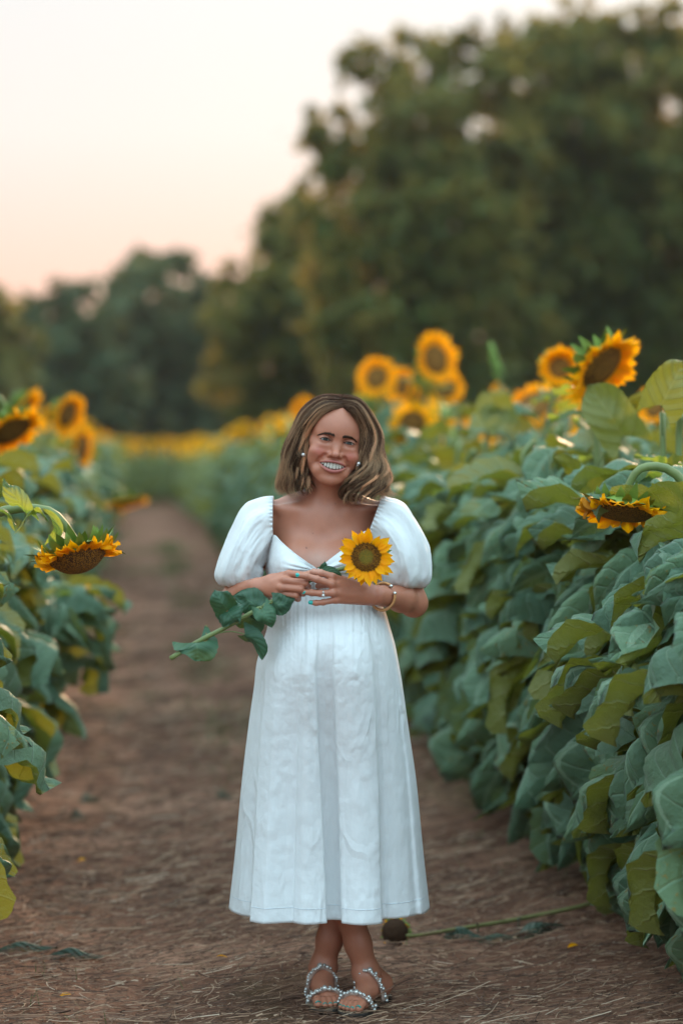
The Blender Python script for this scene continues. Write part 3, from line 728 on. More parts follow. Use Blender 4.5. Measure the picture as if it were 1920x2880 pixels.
T(440, 108, [(390, 770, 60, 0), (480, 780, 65, 0), (430, 880, 120, -2), (560, 1200, 100, 0), (640, 1190, 90, 1), (440, 1200, 110, 1), (330, 900, 100, 0), (530, 900, 95, 0), (400, 1040, 140, 0), (540, 1060, 110, 0), (600, 960, 90, 0), (620, 1120, 100, 0), (575, 860, 60, 0), (590, 820, 35, 0), (480, 1180, 120, 0), (380, 735, 28, 0), (450, 735, 30, 0), (520, 745, 30, 0)], 1, 'bluish green twin topped tree far off at the end of the path', 'distant trees on the left', 4, leaf=.36)
T(180, 100, [(220, 860, 75, 0), (140, 900, 80, 0), (280, 930, 90, 0), (200, 1020, 120, 0), (90, 1020, 100, 0), (290, 1110, 120, 0), (150, 1160, 130, 0), (235, 810, 30, 0), (170, 845, 30, 0), (60, 960, 90, 0), (60, 1190, 110, 0), (280, 1200, 100, 0)], 1, 'lower rounded tree left of the twin topped tree', 'distant trees on the left', 5, leaf=.36)
T(-60, 92, [(-30, 880, 75, 0), (10, 960, 80, 0), (-120, 930, 140, 0), (0, 1080, 110, 0), (-120, 1120, 140, 0), (-10, 830, 35, 0)], 2, 'tree cut off by the left edge of the picture, top just showing', 'distant trees on the left', 6, leaf=.34)
T(2150, 70, [(2050, 250, 170, 0), (2250, 300, 180, 0), (2050, 560, 220, 0), (2280, 620, 220, 0), (2080, 900, 230, 0), (2280, 950, 230, 0), (2100, 1120, 200, 0)], 0, 'tree beyond the right edge of the picture next to the tallest tree', G1, 7)
T(-420, 100, [(-420, 900, 130, 0), (-520, 980, 150, 0), (-350, 1050, 150, 0), (-480, 1150, 150, 0)], 1, 'tree beyond the left edge of the picture', 'distant trees on the left', 8, leaf=.4)
# ------------------------------------------------------------------ the woman: a smooth distance field turned into one mesh
import openvdb
OPS = []
def _box(lo, hi, m): return np.array(lo) - m, np.array(hi) + m
MARG = 0.0
def add_op(fn, lo, hi, k, mode='u'):
    m = max(k * 1.2 + .004, MARG); OPS.append((fn, np.array(lo) - m, np.array(hi) + m, k, mode))
def capsule(a, b, ra, rb, k=.01, mode='u'):
    a = np.array(a, float); b = np.array(b, float); ab = b - a; L2 = max(ab @ ab, 1e-12)
    def f(p):
        q = p - a; h = np.clip(q @ ab / L2, 0, 1)
        return np.linalg.norm(q - h[:, None] * ab, axis=1) - (ra + (rb - ra) * h)
    m = max(ra, rb); add_op(f, np.minimum(a, b) - m, np.maximum(a, b) + m, k, mode)
def chain(pts, rad, k=.004, mode='u', n=None, k0=None):
    c = np.array(pts, float)
    if n: c = cr_spline(c, n); rad = np.interp(np.linspace(0, 1, n), np.linspace(0, 1, len(rad)), rad)
    for i in range(len(c) - 1): capsule(c[i], c[i + 1], rad[i], rad[i + 1], (k0 if (i == 0 and k0) else k), mode)
def ellipsoid(c, r, k=.02, mode='u', B=None):
    c = np.array(c, float); r = np.array(r, float); Bm = np.eye(3) if B is None else np.array(B)
    def f(p):
        q = (p - c) @ Bm; k0 = np.linalg.norm(q / r, axis=1); k1 = np.linalg.norm(q / r ** 2, axis=1)
        return k0 * (k0 - 1) / np.maximum(k1, 1e-9)
    e = np.abs(Bm) @ r + k * 1.6; add_op(f, c - e, c + e, k, mode)
def ev(p, ops):
    d = np.full(len(p), .05)
    for fn, lo, hi, k, mode in ops:
        if mode == 'u':
            b = fn(p); h = np.maximum(k - np.abs(d - b), 0) / k; d = np.minimum(d, b) - h * h * k * .25
        else:
            b = -fn(p); h = np.maximum(k - np.abs(d - b), 0) / k; d = np.maximum(d, b) + h * h * k * .25
    return d
# ---- head frame
ROLL, YAW, PIT = R(10.0), R(7.0), R(1.0)
HR = (Matrix.Rotation(ROLL, 3, 'Y') @ Matrix.Rotation(YAW, 3, 'Z') @ Matrix.Rotation(PIT, 3, 'X'))
HR = np.array(HR)                       # columns: local x (picture right), y (back), z (up)
HO = P(948, 1242, 6.43) + np.array([0, 0, 0])
HS = 1.0
def hw(p): return HO + (np.asarray(p, float) * HS) @ HR.T
def hl(p): return ((np.asarray(p, float) - HO) @ HR) / HS
def he(c, r, k=.02, mode='u', rz=None):
    ellipsoid(hw(c), np.array(r) * HS, k, mode, HR if rz is None else HR @ np.array(Matrix.Rotation(rz[0], 3, rz[1])))
def hc(a, b, ra, rb, k=.01, mode='u'): capsule(hw(a), hw(b), ra, rb, k, mode)
he((0, .088, .028), (.074, .094, .083), .02)                 # skull
he((0, .058, .030), (.066, .072, .072), .02)                 # forehead
he((0, .050, -.040), (.060, .054, .074), .02)                # lower face
for s in (-1, 1):
    hc((s * .053, .070, -.055), (s * .022, .024, -.098), .019, .015, .018)    # jaw
    he((s * .042, .021, -.034), (.026, .0225, .021), .015)                     # smiling cheek
    hc((s * .012, .010, .017), (s * .044, .022, .015), .012, .011, .012)      # brow
    hc((s * .055, .040, -.008), (s * .040, .020, -.018), .014, .012, .014)    # cheek bone
    he((s * .075, .090, -.018), (.007, .016, .028), .006, rz=(s * R(-12), 'Z'))
    he((s * .074, .082, -.040), (.006, .008, .010), .006)                     # ear lobe
he((0, .016, -.104), (.021, .016, .015), .014)               # chin
he((0, .020, -.068), (.036, .024, .026), .012)               # muzzle over the teeth
# eye sockets, lids
EYE_ = []
for s in (-1, 1):
    he((s * .0325, -.006, .001), (.020, .0155, .0115), .009, 's')
    ec = np.array([s * .0325, .0105, -.0005]); EYE_.append(ec)
    he(ec, (.0165, .0140, .0125), .003)                       # lids over the eyeball
    he((s * .033, .0085, -.0150), (.017, .009, .0060), .009)   # pouch of the smile under the eye
    def slit(p, s=s, ec=ec):
        q = hl(p); x = (q[:, 0] - ec[0]) / .0142; cz = ec[2] + .0002 + .0016 * (1 - x * x) - .0003 * x * s
        h = .0034 * np.clip(1 - x * x, 0, 1)
        return np.maximum(np.maximum(np.abs(q[:, 2] - cz) - h, np.abs(x) * .0142 - .0142), np.maximum(q[:, 1] - .004, -.02 - q[:, 1]))
    c = hw(ec + [0, -.008, 0]); add_op(slit, c - .018, c + .018, .0012, 's')
# nose
hc((0, .007, .006), (0, -.013, -.030), .0085, .0092, .012)
he((0, -.0185, -.0345), (.0098, .0100, .0086), .007)
for s in (-1, 1):
    he((s * .0150, -.003, -.0375), (.0066, .0100, .0064), .0075)
    he((s * .0062, -.0105, -.0462), (.0036, .0060, .0030), .0018, 's')
    he((s * .050, .034, -.050), (.017, .020, .024), .012)
    FOLD = [(.0200, -.0360), (.0275, -.0420), (.0360, -.0520), (.0405, -.0640), (.0395, -.0770), (.0350, -.0860)]
    fp = []
    for (fx, fz) in FOLD:
        ys = np.linspace(-.05, .06, 221); d_ = ev(hw(np.stack([np.full(221, s * fx), ys, np.full(221, fz)], -1)), OPS); fp.append(hw((s * fx, ys[np.argmax(d_ < 0)] + .0002, fz)))
    chain(fp, [.0014, .0034, .0036, .0030, .0028, .0014], .0065, 's')
    he((s * .038, .022, -.083), (.012, .014, .014), .012)
# lips and mouth
def my(x): return -.0055 + (np.abs(x) / .036) ** 2 * .0150
MZU = lambda x: -.0575 - .0053 * (x / .0345) ** 2
MZL = lambda x: -.0755 + .0127 * (x / .0345) ** 2
xs_ = np.linspace(-.033, .033, 11)
chain([hw((x, my(x) - .0005, MZU(x) + .0036)) for x in xs_], [.0022 + .0022 * (1 - (x / .036) ** 2) for x in xs_], .003, k0=.003)
chain([hw((x, my(x) + .0010, MZL(x) - .0038)) for x in xs_], [.0022 + .0030 * (1 - (x / .036) ** 2) for x in xs_], .003, k0=.003)
def cavity(p):
    q = hl(p); x = np.clip(q[:, 0], -.0342, .0342)
    zu, zl = MZU(x), MZL(x); m = (zu + zl) / 2; h = (zu - zl) / 2
    return np.maximum(np.maximum(np.abs(q[:, 2] - m) - h, np.abs(q[:, 0]) - .0342), q[:, 1] - (my(x) + .014))
c = hw((0, 0, -.068)); add_op(cavity, c - .04, c + .04, .0018, 's')
# ---- neck and trunk
MARG = .06
NB = P(912, 1440, 6.575)
chain([hw((0, .085, -.05)), P(920, 1390, 6.55), NB], [.052, .0475, .056], .02, k0=.012)
for s, px in ((-1, 748), (1, 1090)):
    sh = P(px, 1446, 6.575)
    chain([P(917, 1427, 6.61), P(912 + (px - 912) * .5, 1438, 6.60), sh], [.045, .034, .032], .035)     # trapezius, shoulder
    chain([P(905 + s * 14, 1444, 6.525), P(905 + s * 75, 1433, 6.512), P(905 + s * 150, 1430, 6.54)], [.0085, .0088, .009], .014)   # collar bone
    chain([P(912 + s * 20, 1438, 6.515), P(918 + s * 40, 1330, 6.56)], [.007, .010], .018)            # neck tendons
ellipsoid(P(908, 1540, 6.585), (.155, .092, .150), .05)
ellipsoid(P(908, 1490, 6.565), (.135, .070, .085), .04)
for s in (-1, 1): ellipsoid(P(906 + s * 64, 1600, 6.485), (.064, .055, .066), .055)
ellipsoid(P(912, 1840, 6.535), (.140, .125, .190), .05)
ellipsoid(P(915, 1960, 6.56), (.165, .120, .150), .05)
MARG = 0.0
# ---- arms
SHL, ELL, WRL = P(750, 1458, 6.575), P(657, 1692, 6.555), P(726, 1652, 6.372)
SHR, ELR, WRR = P(1090, 1458, 6.575), P(1163, 1697, 6.555), P(1060, 1674, 6.372)
for sh, el, wr in ((SHL, ELL, WRL), (SHR, ELR, WRR)):
    m1 = (sh + el) / 2; chain([sh, m1, el], [.043, .041, .034], .02)
    m2 = el * .65 + wr * .35 + np.array([0, 0, .006]); chain([el, m2, wr], [.0345, .0345, .0265], .02)
# ---- hands: palm, four fingers of different length and the thumb each
def hand(wr, mcp, fingers, thumb, rad, back, th_r):
    for i, m in enumerate(mcp):
        b = wr + (m - wr) * .18 + (m - np.mean(mcp, 0)) * .35
        capsule(b, m, .0150, .0100, .010)
        ellipsoid(m + back * .0012, (.0100, .0092, .0092), .005)
    for a, b in zip(mcp[:-1], mcp[1:]): capsule((a + wr) / 2 + back * -.004, (a + b) / 2 + (wr - a) * .15, .013, .0085, .008)
    for i, f in enumerate(fingers):
        r = rad[i]; pts = [mcp[i]] + list(f)
        chain(pts, [r * 1.12, r * 1.04, r * .95, r * .80][:len(pts)], .003, k0=.004)
        for j in pts[1:-1]: ellipsoid(j, (r * 1.06,) * 3, .003)
    chain(thumb, [.0135, .0110, .0100, .0085][:len(thumb)], .004, k0=.010)
FW = np.array([0, -1.0, 0])
# her right hand (left in the picture): a loose fist round the stem
RM = [P(812, 1614, 6.322), P(800, 1632, 6.310), P(791, 1652, 6.310), P(783, 1670, 6.320)]
RFI = [[P(861, 1618, 6.318), P(866, 1628, 6.342), P(846, 1636, 6.348)],
       [P(857, 1640, 6.300), P(864, 1650, 6.326), P(842, 1654, 6.338)],
       [P(845, 1657, 6.298), P(852, 1668, 6.322), P(832, 1668, 6.336)],
       [P(832, 1675, 6.306), P(838, 1684, 6.326), P(822, 1682, 6.338)]]
hand(WRL, RM, RFI, [P(760, 1632, 6.350), P(800, 1628, 6.352), P(835, 1634, 6.352), P(856, 1640, 6.350)], [.0088, .0090, .0088, .0078], FW, 1)
# her left hand (right in the picture): laid over, fingers spread
LM = [P(934, 1622, 6.312), P(933, 1643, 6.302), P(937, 1667, 6.302), P(944, 1687, 6.312)]
LFI = [[P(902, 1611, 6.306), P(882, 1609, 6.314), P(866, 1612, 6.326)],
       [P(890, 1629, 6.290), P(861, 1620, 6.286), P(838, 1618, 6.286)],
       [P(903, 1669, 6.296), P(876, 1667, 6.296), P(855, 1665, 6.299)],
       [P(909, 1694, 6.303), P(889, 1696, 6.304), P(873, 1694, 6.307)]]
hand(WRR, LM, LFI, [P(1012, 1650, 6.345), P(965, 1640, 6.338), P(925, 1642, 6.338), P(895, 1648, 6.340)], [.0086, .0088, .0086, .0075], FW, 1)
# ---- legs and feet (crossed at the calves)
GZ = float(ground_z(np.array(0.0), np.array(6.5)))
def gp(px, Y, z): q = P(px, HZ, Y); q[2] = GZ + z; return q
KF, AF = gp(905, 6.50, .50), gp(1029, 6.555, .092)      # front leg (her right)
KB, AB = gp(1010, 6.56, .50), gp(909, 6.62, .092)       # back leg (her left)
for k_, a_, hip in ((KF, AF, P(860, 1990, 6.56)), (KB, AB, P(970, 1990, 6.56))):
    chain([hip, k_], [.085, .056], .03)
    d = a_ - k_; back = np.array([0, .018, 0])
    chain([k_, k_ + d * .28 + back, k_ + d * .55 + back * .5, k_ + d * .82, a_], [.052, .053, .043, .034, .032], .02)
def foot(heel, ball, ank, s):
    f = norm(ball - heel); sd_ = norm(np.cross(f, [0, 0, 1.0])) * s      # sd_ points to the big toe side
    B = np.stack([f, sd_, np.cross(f, sd_)], 1)
    chain([ank, heel + [0, 0, .034]], [.032, .031], .02)
    chain([ank + f * .008 + [0, 0, -.012], heel * .45 + ball * .55 + [0, 0, .036], ball + [0, 0, .022]], [.031, .027, .019], .02)
    chain([heel + [0, 0, .026], heel * .5 + ball * .5 - sd_ * .008 + [0, 0, .020], ball - sd_ * .012 + [0, 0, .018]], [.025, .020, .017], .015)
    ellipsoid(ball + [0, 0, .017], (.030, .041, .0165), .012, B=B)
    toes = []
    for i, (o, ln, r) in enumerate(((.028, .050, .0118), (.0105, .052, .0090), (-.004, .047, .0084), (-.0175, .040, .0080), (-.030, .032, .0080))):
        b = ball + sd_ * o + f * .012 + [0, 0, .015]; t = ball + sd_ * o * 1.06 + f * ln + [0, 0, r + .001]
        chain([b, (b + t) / 2 + [0, 0, .006], t], [r * 1.05, r, r * .95], .003, k0=.004)
        toes.append((t + [0, 0, .0], f, r, sd_))
    for a in (1, -1): ellipsoid(ank + sd_ * a * .029 + [0, 0, -.006], (.009,) * 3, .012)
    return toes
SO = .013
T1 = foot(gp(1072, 6.60, SO), gp(1003, 6.452, SO), AF, -1)
# big toe of the front foot is on the picture right
T2 = foot(gp(893, 6.66, SO), gp(917, 6.500, SO), AB, 1)

VX = .0017; BS = 16
def polygonise():
    lo = np.min([o[1] for o in OPS], 0); hi = np.max([o[2] for o in OPS], 0)
    i0 = np.floor(lo / VX / BS).astype(int); i1 = np.ceil(hi / VX / BS).astype(int)
    g = openvdb.FloatGrid(.05); g.transform = openvdb.createLinearTransform(voxelSize=VX)
    n = i1 - i0; half = BS * VX * .5
    occ = {}
    for oi, (fn, a, b, k, mode) in enumerate(OPS):
        q0 = np.floor(a / VX / BS).astype(int); q1 = np.floor(b / VX / BS).astype(int)
        for x in range(q0[0], q1[0] + 1):
            for y in range(q0[1], q1[1] + 1):
                for z in range(q0[2], q1[2] + 1): occ.setdefault((x, y, z), []).append(oi)
    ax = np.arange(BS); off = np.stack(np.meshgrid(ax, ax, ax, indexing='ij'), -1).reshape(-1, 3)
    cof = np.stack(np.meshgrid([0, BS - 1], [0, BS - 1], [0, BS - 1], indexing='ij'), -1).reshape(-1, 3)
    cof = np.vstack([cof, [[BS / 2] * 3]])
    nb = 0
    for key, ids in occ.items():
        ops = [OPS[i] for i in ids]; base = np.array(key) * BS
        d = ev((base + cof) * VX, ops)
        if d[-1] > half * 1.9: continue
        if d[-1] < -half * 1.9 and not any(o[4] == 's' for o in ops):
            g.fill(tuple(int(v) for v in base), tuple(int(v) for v in base + BS - 1), -.05, True); continue
        a = ev((base + off) * VX, ops).reshape(BS, BS, BS).astype(np.float32)
        g.copyFromArray(a, ijk=tuple(int(v) for v in base)); nb += 1
    pts, quads = g.convertToQuads(isovalue=0.0)
    print('blocks', nb, 'verts', len(pts), 'quads', len(quads), pts.min(0), pts.max(0))
    return np.array(pts, float), np.array(quads, int)
bp, bq = polygonise()
# keep the one connected outer surface: drop stray inner shells
def smooth_mesh(v, q, it=2, lam=.5):
    e = np.concatenate([q[:, [0, 1]], q[:, [1, 2]], q[:, [2, 3]], q[:, [3, 0]]]); cnt = np.bincount(e[:, 0], minlength=len(v)) + np.bincount(e[:, 1], minlength=len(v))
    for _ in range(it):
        s = np.stack([np.bincount(e[:, 0], v[e[:, 1], k], len(v)) + np.bincount(e[:, 1], v[e[:, 0], k], len(v)) for k in range(3)], 1)
        v = v + lam * (s / np.maximum(cnt, 1)[:, None] - v)
    return v
bp = smooth_mesh(bp, bq, 2, .5)
# skin colour: tanned, warmer cheeks, lips, darker mouth, paler skin at the neckline
hlp = hl(bp)
col = np.tile(np.array([.45, .172, .102]), (len(bp), 1))
mott = fbm(bp * 60, 3)[:, None]; col *= .93 + .16 * mott
def mixin(mask, c): 
    global col
    col = col * (1 - mask[:, None]) + np.array(c) * mask[:, None]
for s in (-1, 1):
    mixin(.7 * np.exp(-(((hlp[:, 0] - s * .042) / .018) ** 2 + ((hlp[:, 2] + .034) / .014) ** 2)) * (hlp[:, 1] < .05), (.50, .135, .10))
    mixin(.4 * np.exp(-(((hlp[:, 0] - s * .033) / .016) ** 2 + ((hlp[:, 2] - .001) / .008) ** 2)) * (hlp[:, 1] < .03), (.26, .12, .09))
mixin(.35 * np.exp(-((hlp[:, 0] / .010) ** 2 + ((hlp[:, 2] + .037) / .010) ** 2)) * (hlp[:, 1] < .02), (.48, .17, .13))
xx = np.clip(hlp[:, 0], -.0345, .0345); inx = (np.abs(hlp[:, 0]) < .037) & (hlp[:, 1] < .03)
lu = inx & (hlp[:, 2] > MZU(xx) - .002) & (hlp[:, 2] < MZU(xx) + .0015 + .0065 * (1 - (xx / .037) ** 2))
ll = inx & (hlp[:, 2] < MZL(xx) + .002) & (hlp[:, 2] > MZL(xx) - .0015 - .0080 * (1 - (xx / .037) ** 2))
mixin((lu | ll) * .85, (.40, .115, .105))
inside = inx & (hlp[:, 2] < MZU(xx) - .0003) & (hlp[:, 2] > MZL(xx) + .0003) & (hlp[:, 1] > my(xx) + .004)
mixin(inside * 1.0, (.05, .012, .010))
cp = P(893, 1575, 6.45); mixin(.45 * np.exp(-(((bp[:, 0] - cp[0]) / .035) ** 2 + ((bp[:, 2] - cp[2]) / .03) ** 2)) * (bp[:, 1] < 6.52), (.60, .40, .33))
MO = P(862, 1539, 6.47)
for mpx, mpy, rr in ((862, 1539, .0022), (943, 1417, .0016), (880, 1500, .0012)):
    q = P(mpx, mpy, 6.5); mixin(.8 * (((bp[:, 0] - q[0]) ** 2 + (bp[:, 2] - q[2]) ** 2 < rr ** 2) & (bp[:, 1] < 6.54)), (.10, .04, .03))
def skin_mat():
    m, nt = newmat('skin'); a = nn(nt, 'ShaderNodeVertexColor'); a.layer_name = 'col'
    tcn = nn(nt, 'ShaderNodeTexCoord').outputs['Object']; n = noise(nt, tcn, 420, 3, .7); n2 = noise(nt, tcn, 45, 3)
    c = mixc(nt, math_(nt, 'MULTIPLY', n2, .22), a.outputs[0], (.30, .10, .07))
    p = nn(nt, 'ShaderNodeBsdfPrincipled'); L(nt, c, p.inputs['Base Color']); p.inputs['Roughness'].default_value = .44; p.inputs['Specular IOR Level'].default_value = .5
    p.inputs['Subsurface Weight'].default_value = .12; p.inputs['Subsurface Radius'].default_value = (.010, .004, .002); p.inputs['Subsurface Scale'].default_value = .6
    L(nt, bump(nt, n, .18, .0015), p.inputs['Normal']); out(nt, p.outputs[0]); return m
M['skin'] = skin_mat()
PRS = empty('person', (float(P(930, HZ, 6.52)[0]), 6.52, GZ))
tag(PRS, 'smiling pregnant woman in a white puff sleeved dress, standing with hands on her belly', 'person')
PL = np.array(PRS.location)
class PB(MB):
    """mesh in world coordinates, stored relative to the woman's foot point"""
    def put(s, name, mats, parent=None, **k):
        s.v = [v - PL for v in s.v]; o = s.build(name, mats, parent or PRS, **k)
        return o
mb = PB(); mb.add(bp, bq, 0, None, col); body = mb.put('body', M['skin'], uv=False, color=True)
if body.data.polygons[0].normal.dot(Vector((0, 0, 0)) - Vector((0, 0, 0))) != 0: pass
# orient: openvdb winds quads inward for some versions
_me = body.data; _n = np.empty(len(_me.polygons) * 3, np.float32); _me.polygons.foreach_get('normal', _n)
_i = int(np.argmax(bp[:, 2])); 
_top = [p for p in range(0, len(bq)) if _i in bq[p]][:1]
if _n.reshape(-1, 3)[_top[0], 2] < 0: _me.flip_normals()

HOPS = [o for o in OPS if o[1][2] < HO[2] + .1 and o[2][2] > HO[2] - .12]
def surf(x, z, y0=-.05, y1=.08):
    ys = np.linspace(y0, y1, 261); d = ev(hw(np.stack([np.full(261, x), ys, np.full(261, z)], -1)), HOPS)
    k = np.argmax(d < 0); return float(ys[k])
# ---- eyes, lashes, brows, teeth
mE, nt = newmat('eye'); a = nn(nt, 'ShaderNodeVertexColor'); a.layer_name = 'col'; out(nt, principled(nt, a.outputs[0], .22, .4))
for s, ec in zip((-1, 1), EYE_):
    mb = PB(); nu, nv = 24, 32; th = np.linspace(0, np.pi, nu + 1); ph = np.arange(nv) * 2 * np.pi / nv
    v = np.stack([np.sin(th)[:, None] * np.cos(ph), -np.cos(th)[:, None] * np.ones(nv), np.sin(th)[:, None] * np.sin(ph)], -1).reshape(-1, 3)
    g = np.tile(np.array([[R(-4 if s > 0 else 4)]]), 1)
    A = np.repeat(th, nv); c = np.where((A < .24)[:, None], [.004, .004, .005], np.where((A < .52)[:, None], [.030, .040, .032], [.60, .57, .54]))
    c = np.where(((A >= .46) & (A < .56))[:, None], [.03, .045, .05], c)
    mb.add(hw(ec + [0, -.0006, 0]) + (v * np.array([.0122, .0122, .0115])) @ HR.T, gridf(nu + 1, nv, closed=True), 0, None, c)
    o = mb.put('eye', mE, color=True, uv=False)
mL = simple('lash_brow', (.045, .024, .015), .6, .3, .2, 20, 0)
r = np.random.default_rng(21)
for s, ec in zip((-1, 1), EYE_):
    mb = PB()
    for k, (zz, rr, yy) in enumerate(((.0032, .0013, -.0147), (-.0013, .0006, -.0140))):
        xs2 = np.linspace(-1, 1, 15); pts = []
        for x in xs2:
            z = ec[2] + .0002 + .0016 * (1 - x * x) + (1 if k == 0 else -1) * .0036 * (1 - x * x)
            yv = ec[1] - .0142 * math.sqrt(max(0, 1 - (x * .0142 / .0168) ** 2 - (z - ec[2]) ** 2 / .0126 ** 2))
            pts.append(hw((ec[0] + x * .0142, yv - .0004, z)))
        tube(mb, pts, [.0003, rr, rr, rr, .0003], 5, None, 0)
    for x in np.linspace(-.95, .95, 26):
        z = ec[2] + .0018 * (1 - x * x) + .0036 * (1 - x * x) + .0003
        yv = ec[1] - .0142 * math.sqrt(max(0, 1 - (x * .0142 / .0168) ** 2))
        a = hw((ec[0] + x * .0142, yv - .0005, z)); b = hw((ec[0] + x * .018, yv - .0055, z + .0002)); c_ = hw((ec[0] + x * .0205, yv - .0075, z + .0028))
        tube(mb, [a, b, c_], [.0003, .0001], 3, 4, 0)
    mb.put('eyelashes', mL, uv=False)
    mb = PB()
    for i in range(380):
        t = r.random(); ax = .010 + .040 * t
        z = .0092 + .0085 * math.sin(math.pi * min(1, t * .75 + .15)) - .0030 * t ** 2 + r.normal(0, .0020) * (1 - .70 * t)
        ln = .0065 * r.uniform(.7, 1.2)
        yf = surf(s * ax, z) - .0004
        a = np.array([s * ax, yf, z]); d = norm((s * (.9 - .5 * (1 - t) ** 3), .12 + .35 * t, .55 * (1 - t) ** 2 - .30 * t))
        tube(mb, [hw(a), hw(a + d * ln * .5 + [0, -.0006, 0]), hw(a + d * ln)], [.00036, .00042, .00012], 3, 4, 0)
    mb.put('eyebrow', mL, uv=False)
mT, nt = newmat('teeth'); out(nt, principled(nt, (.62, .60, .53), .2, .6))
mb = PB()
wid = [.0086, .0068, .0076, .0066]; x = 0.0
for s in (-1, 1):
    x = 0.0
    for i, w_ in enumerate(wid):
        cx = s * (x + w_ / 2); x += w_ + .0002
        top = MZU(cx) + .0018; bot = max(MZL(cx) + .0006, -.0742 + (.0010 if i == 1 else 0) + 5.5 * max(0, abs(cx) - .010) ** 1.6)
        yy = my(cx) + .0060 + .05 * max(0, abs(cx) - .015); hh = (top - bot) / 2
        sl = math.atan(2 * cx / .036 ** 2 * .0150)
        Bt = HR @ np.array(Matrix.Rotation(sl, 3, 'Z'))
        nu, nv = 9, 12; th = np.linspace(0, np.pi, nu + 1); ph = np.arange(nv) * 2 * np.pi / nv
        se = lambda v_: np.sign(v_) * np.abs(v_) ** .55
        v = np.stack([se(np.sin(th))[:, None] * se(np.cos(ph)) * w_ * .515, se(np.sin(th))[:, None] * se(np.sin(ph)) * .0032, se(np.cos(th))[:, None] * np.ones(nv) * hh], -1).reshape(-1, 3)
        mb.add(hw((cx, yy, (top + bot) / 2)) + v @ Bt.T, gridf(nu + 1, nv, closed=True, flip=True))
        # lower teeth just showing
        if False:
            v2 = v * [.82, 1, .35]; mb.add(hw((cx * .85, yy + .003, bot - .0022)) + v2 @ Bt.T, gridf(nu + 1, nv, closed=True, flip=True))
mb.put('teeth', mT, uv=False)

# ---- nails
mN, nt = newmat('nail_polish'); out(nt, principled(nt, (.0, .36, .31), .18, .7))
def nail(c, u, f, wdt, ln):
    """c centre on the finger back, u outward normal, f towards the tip"""
    f = norm(f); u = norm(u - f * np.dot(u, f)); s = np.cross(f, u); mb = PB()
    a = np.linspace(-1, 1, 7); b = np.linspace(-1, 1, 7); A, Bv = np.meshgrid(a, b, indexing='ij')
    X = Bv * wdt * (1 - .18 * np.maximum(A, 0) ** 3 - .08 * np.maximum(-A, 0) ** 3); Yv = A * ln * np.sqrt(1 - .22 * Bv ** 2)
    Z = -wdt * .55 * Bv ** 2 - ln * .10 * A ** 2
    top = c + s * X[..., None] + f * Yv[..., None] + u * Z[..., None]
    v = np.concatenate([top.reshape(-1, 3), (top - u * .0012).reshape(-1, 3)])
    mb.add(v, np.vstack([gridf(7, 7), gridf(7, 7, flip=True) + 49])); 
    e = [i for i in range(7)] + [7 * i + 6 for i in range(1, 7)] + [42 + i for i in range(5, -1, -1)] + [7 * i for i in range(5, 0, -1)]
    q = [[e[i], e[(i + 1) % 24], e[(i + 1) % 24] + 49, e[i] + 49] for i in range(24)]
    mb.f.append(np.array(q)); mb.m.append(np.zeros(24, int))
    mb.put('painted_nail', mN, uv=False)
for f_, i, up in ((LFI[1], 1, (.0, -1, .25)), (LFI[2], 2, (0, -1, .15)), (LFI[3], 3, (0, -1, .0))):
    tip, dip = f_[-1], f_[-2]; d = norm(tip - dip); u = norm(np.array(up)); r_ = .0070
    nail(tip + u * (r_ + .0004) - d * .0005, u, d, .0055, .0068)
for toes in (T1, T2):
    for (t, f, r_, sd_) in toes:
        u = norm(np.array([0, 0, 1.0]) + f * .55); nail(t + u * (r_ * .95 + .0006) - f * .002, u, f, r_ * .72, r_ * .62)

# ---- hair
def guides(G): return [cr_spline([P(*p) for p in g], 30) for g in G]
GL = guides([
 [(962, 1148, 6.445), (932, 1143, 6.428), (897, 1160, 6.432), (871, 1192, 6.445), (860, 1224, 6.460), (853, 1260, 6.470), (851, 1302, 6.472), (857, 1346, 6.474), (866, 1386, 6.478)],
 [(961, 1138, 6.460), (915, 1140, 6.440), (874, 1174, 6.445), (848, 1220, 6.460), (832, 1270, 6.468), (828, 1320, 6.468), (836, 1368, 6.472), (852, 1400, 6.478)],
 [(960, 1124, 6.485), (905, 1122, 6.482), (858, 1155, 6.485), (828, 1208, 6.488), (810, 1260, 6.488), (802, 1315, 6.485), (800, 1362, 6.488), (822, 1398, 6.490)],
 [(959, 1116, 6.530), (908, 1117, 6.540), (858, 1150, 6.550), (827, 1205, 6.550), (808, 1258, 6.545), (796, 1315, 6.540), (788, 1362, 6.535), (803, 1390, 6.530)],
 [(957, 1117, 6.580), (912, 1130, 6.620), (872, 1170, 6.640), (850, 1230, 6.640), (843, 1290, 6.620), (842, 1345, 6.605), (855, 1395, 6.595)],
 [(956, 1124, 6.610), (940, 1150, 6.660), (930, 1200, 6.675), (926, 1260, 6.660), (924, 1320, 6.635), (920, 1395, 6.630)]])
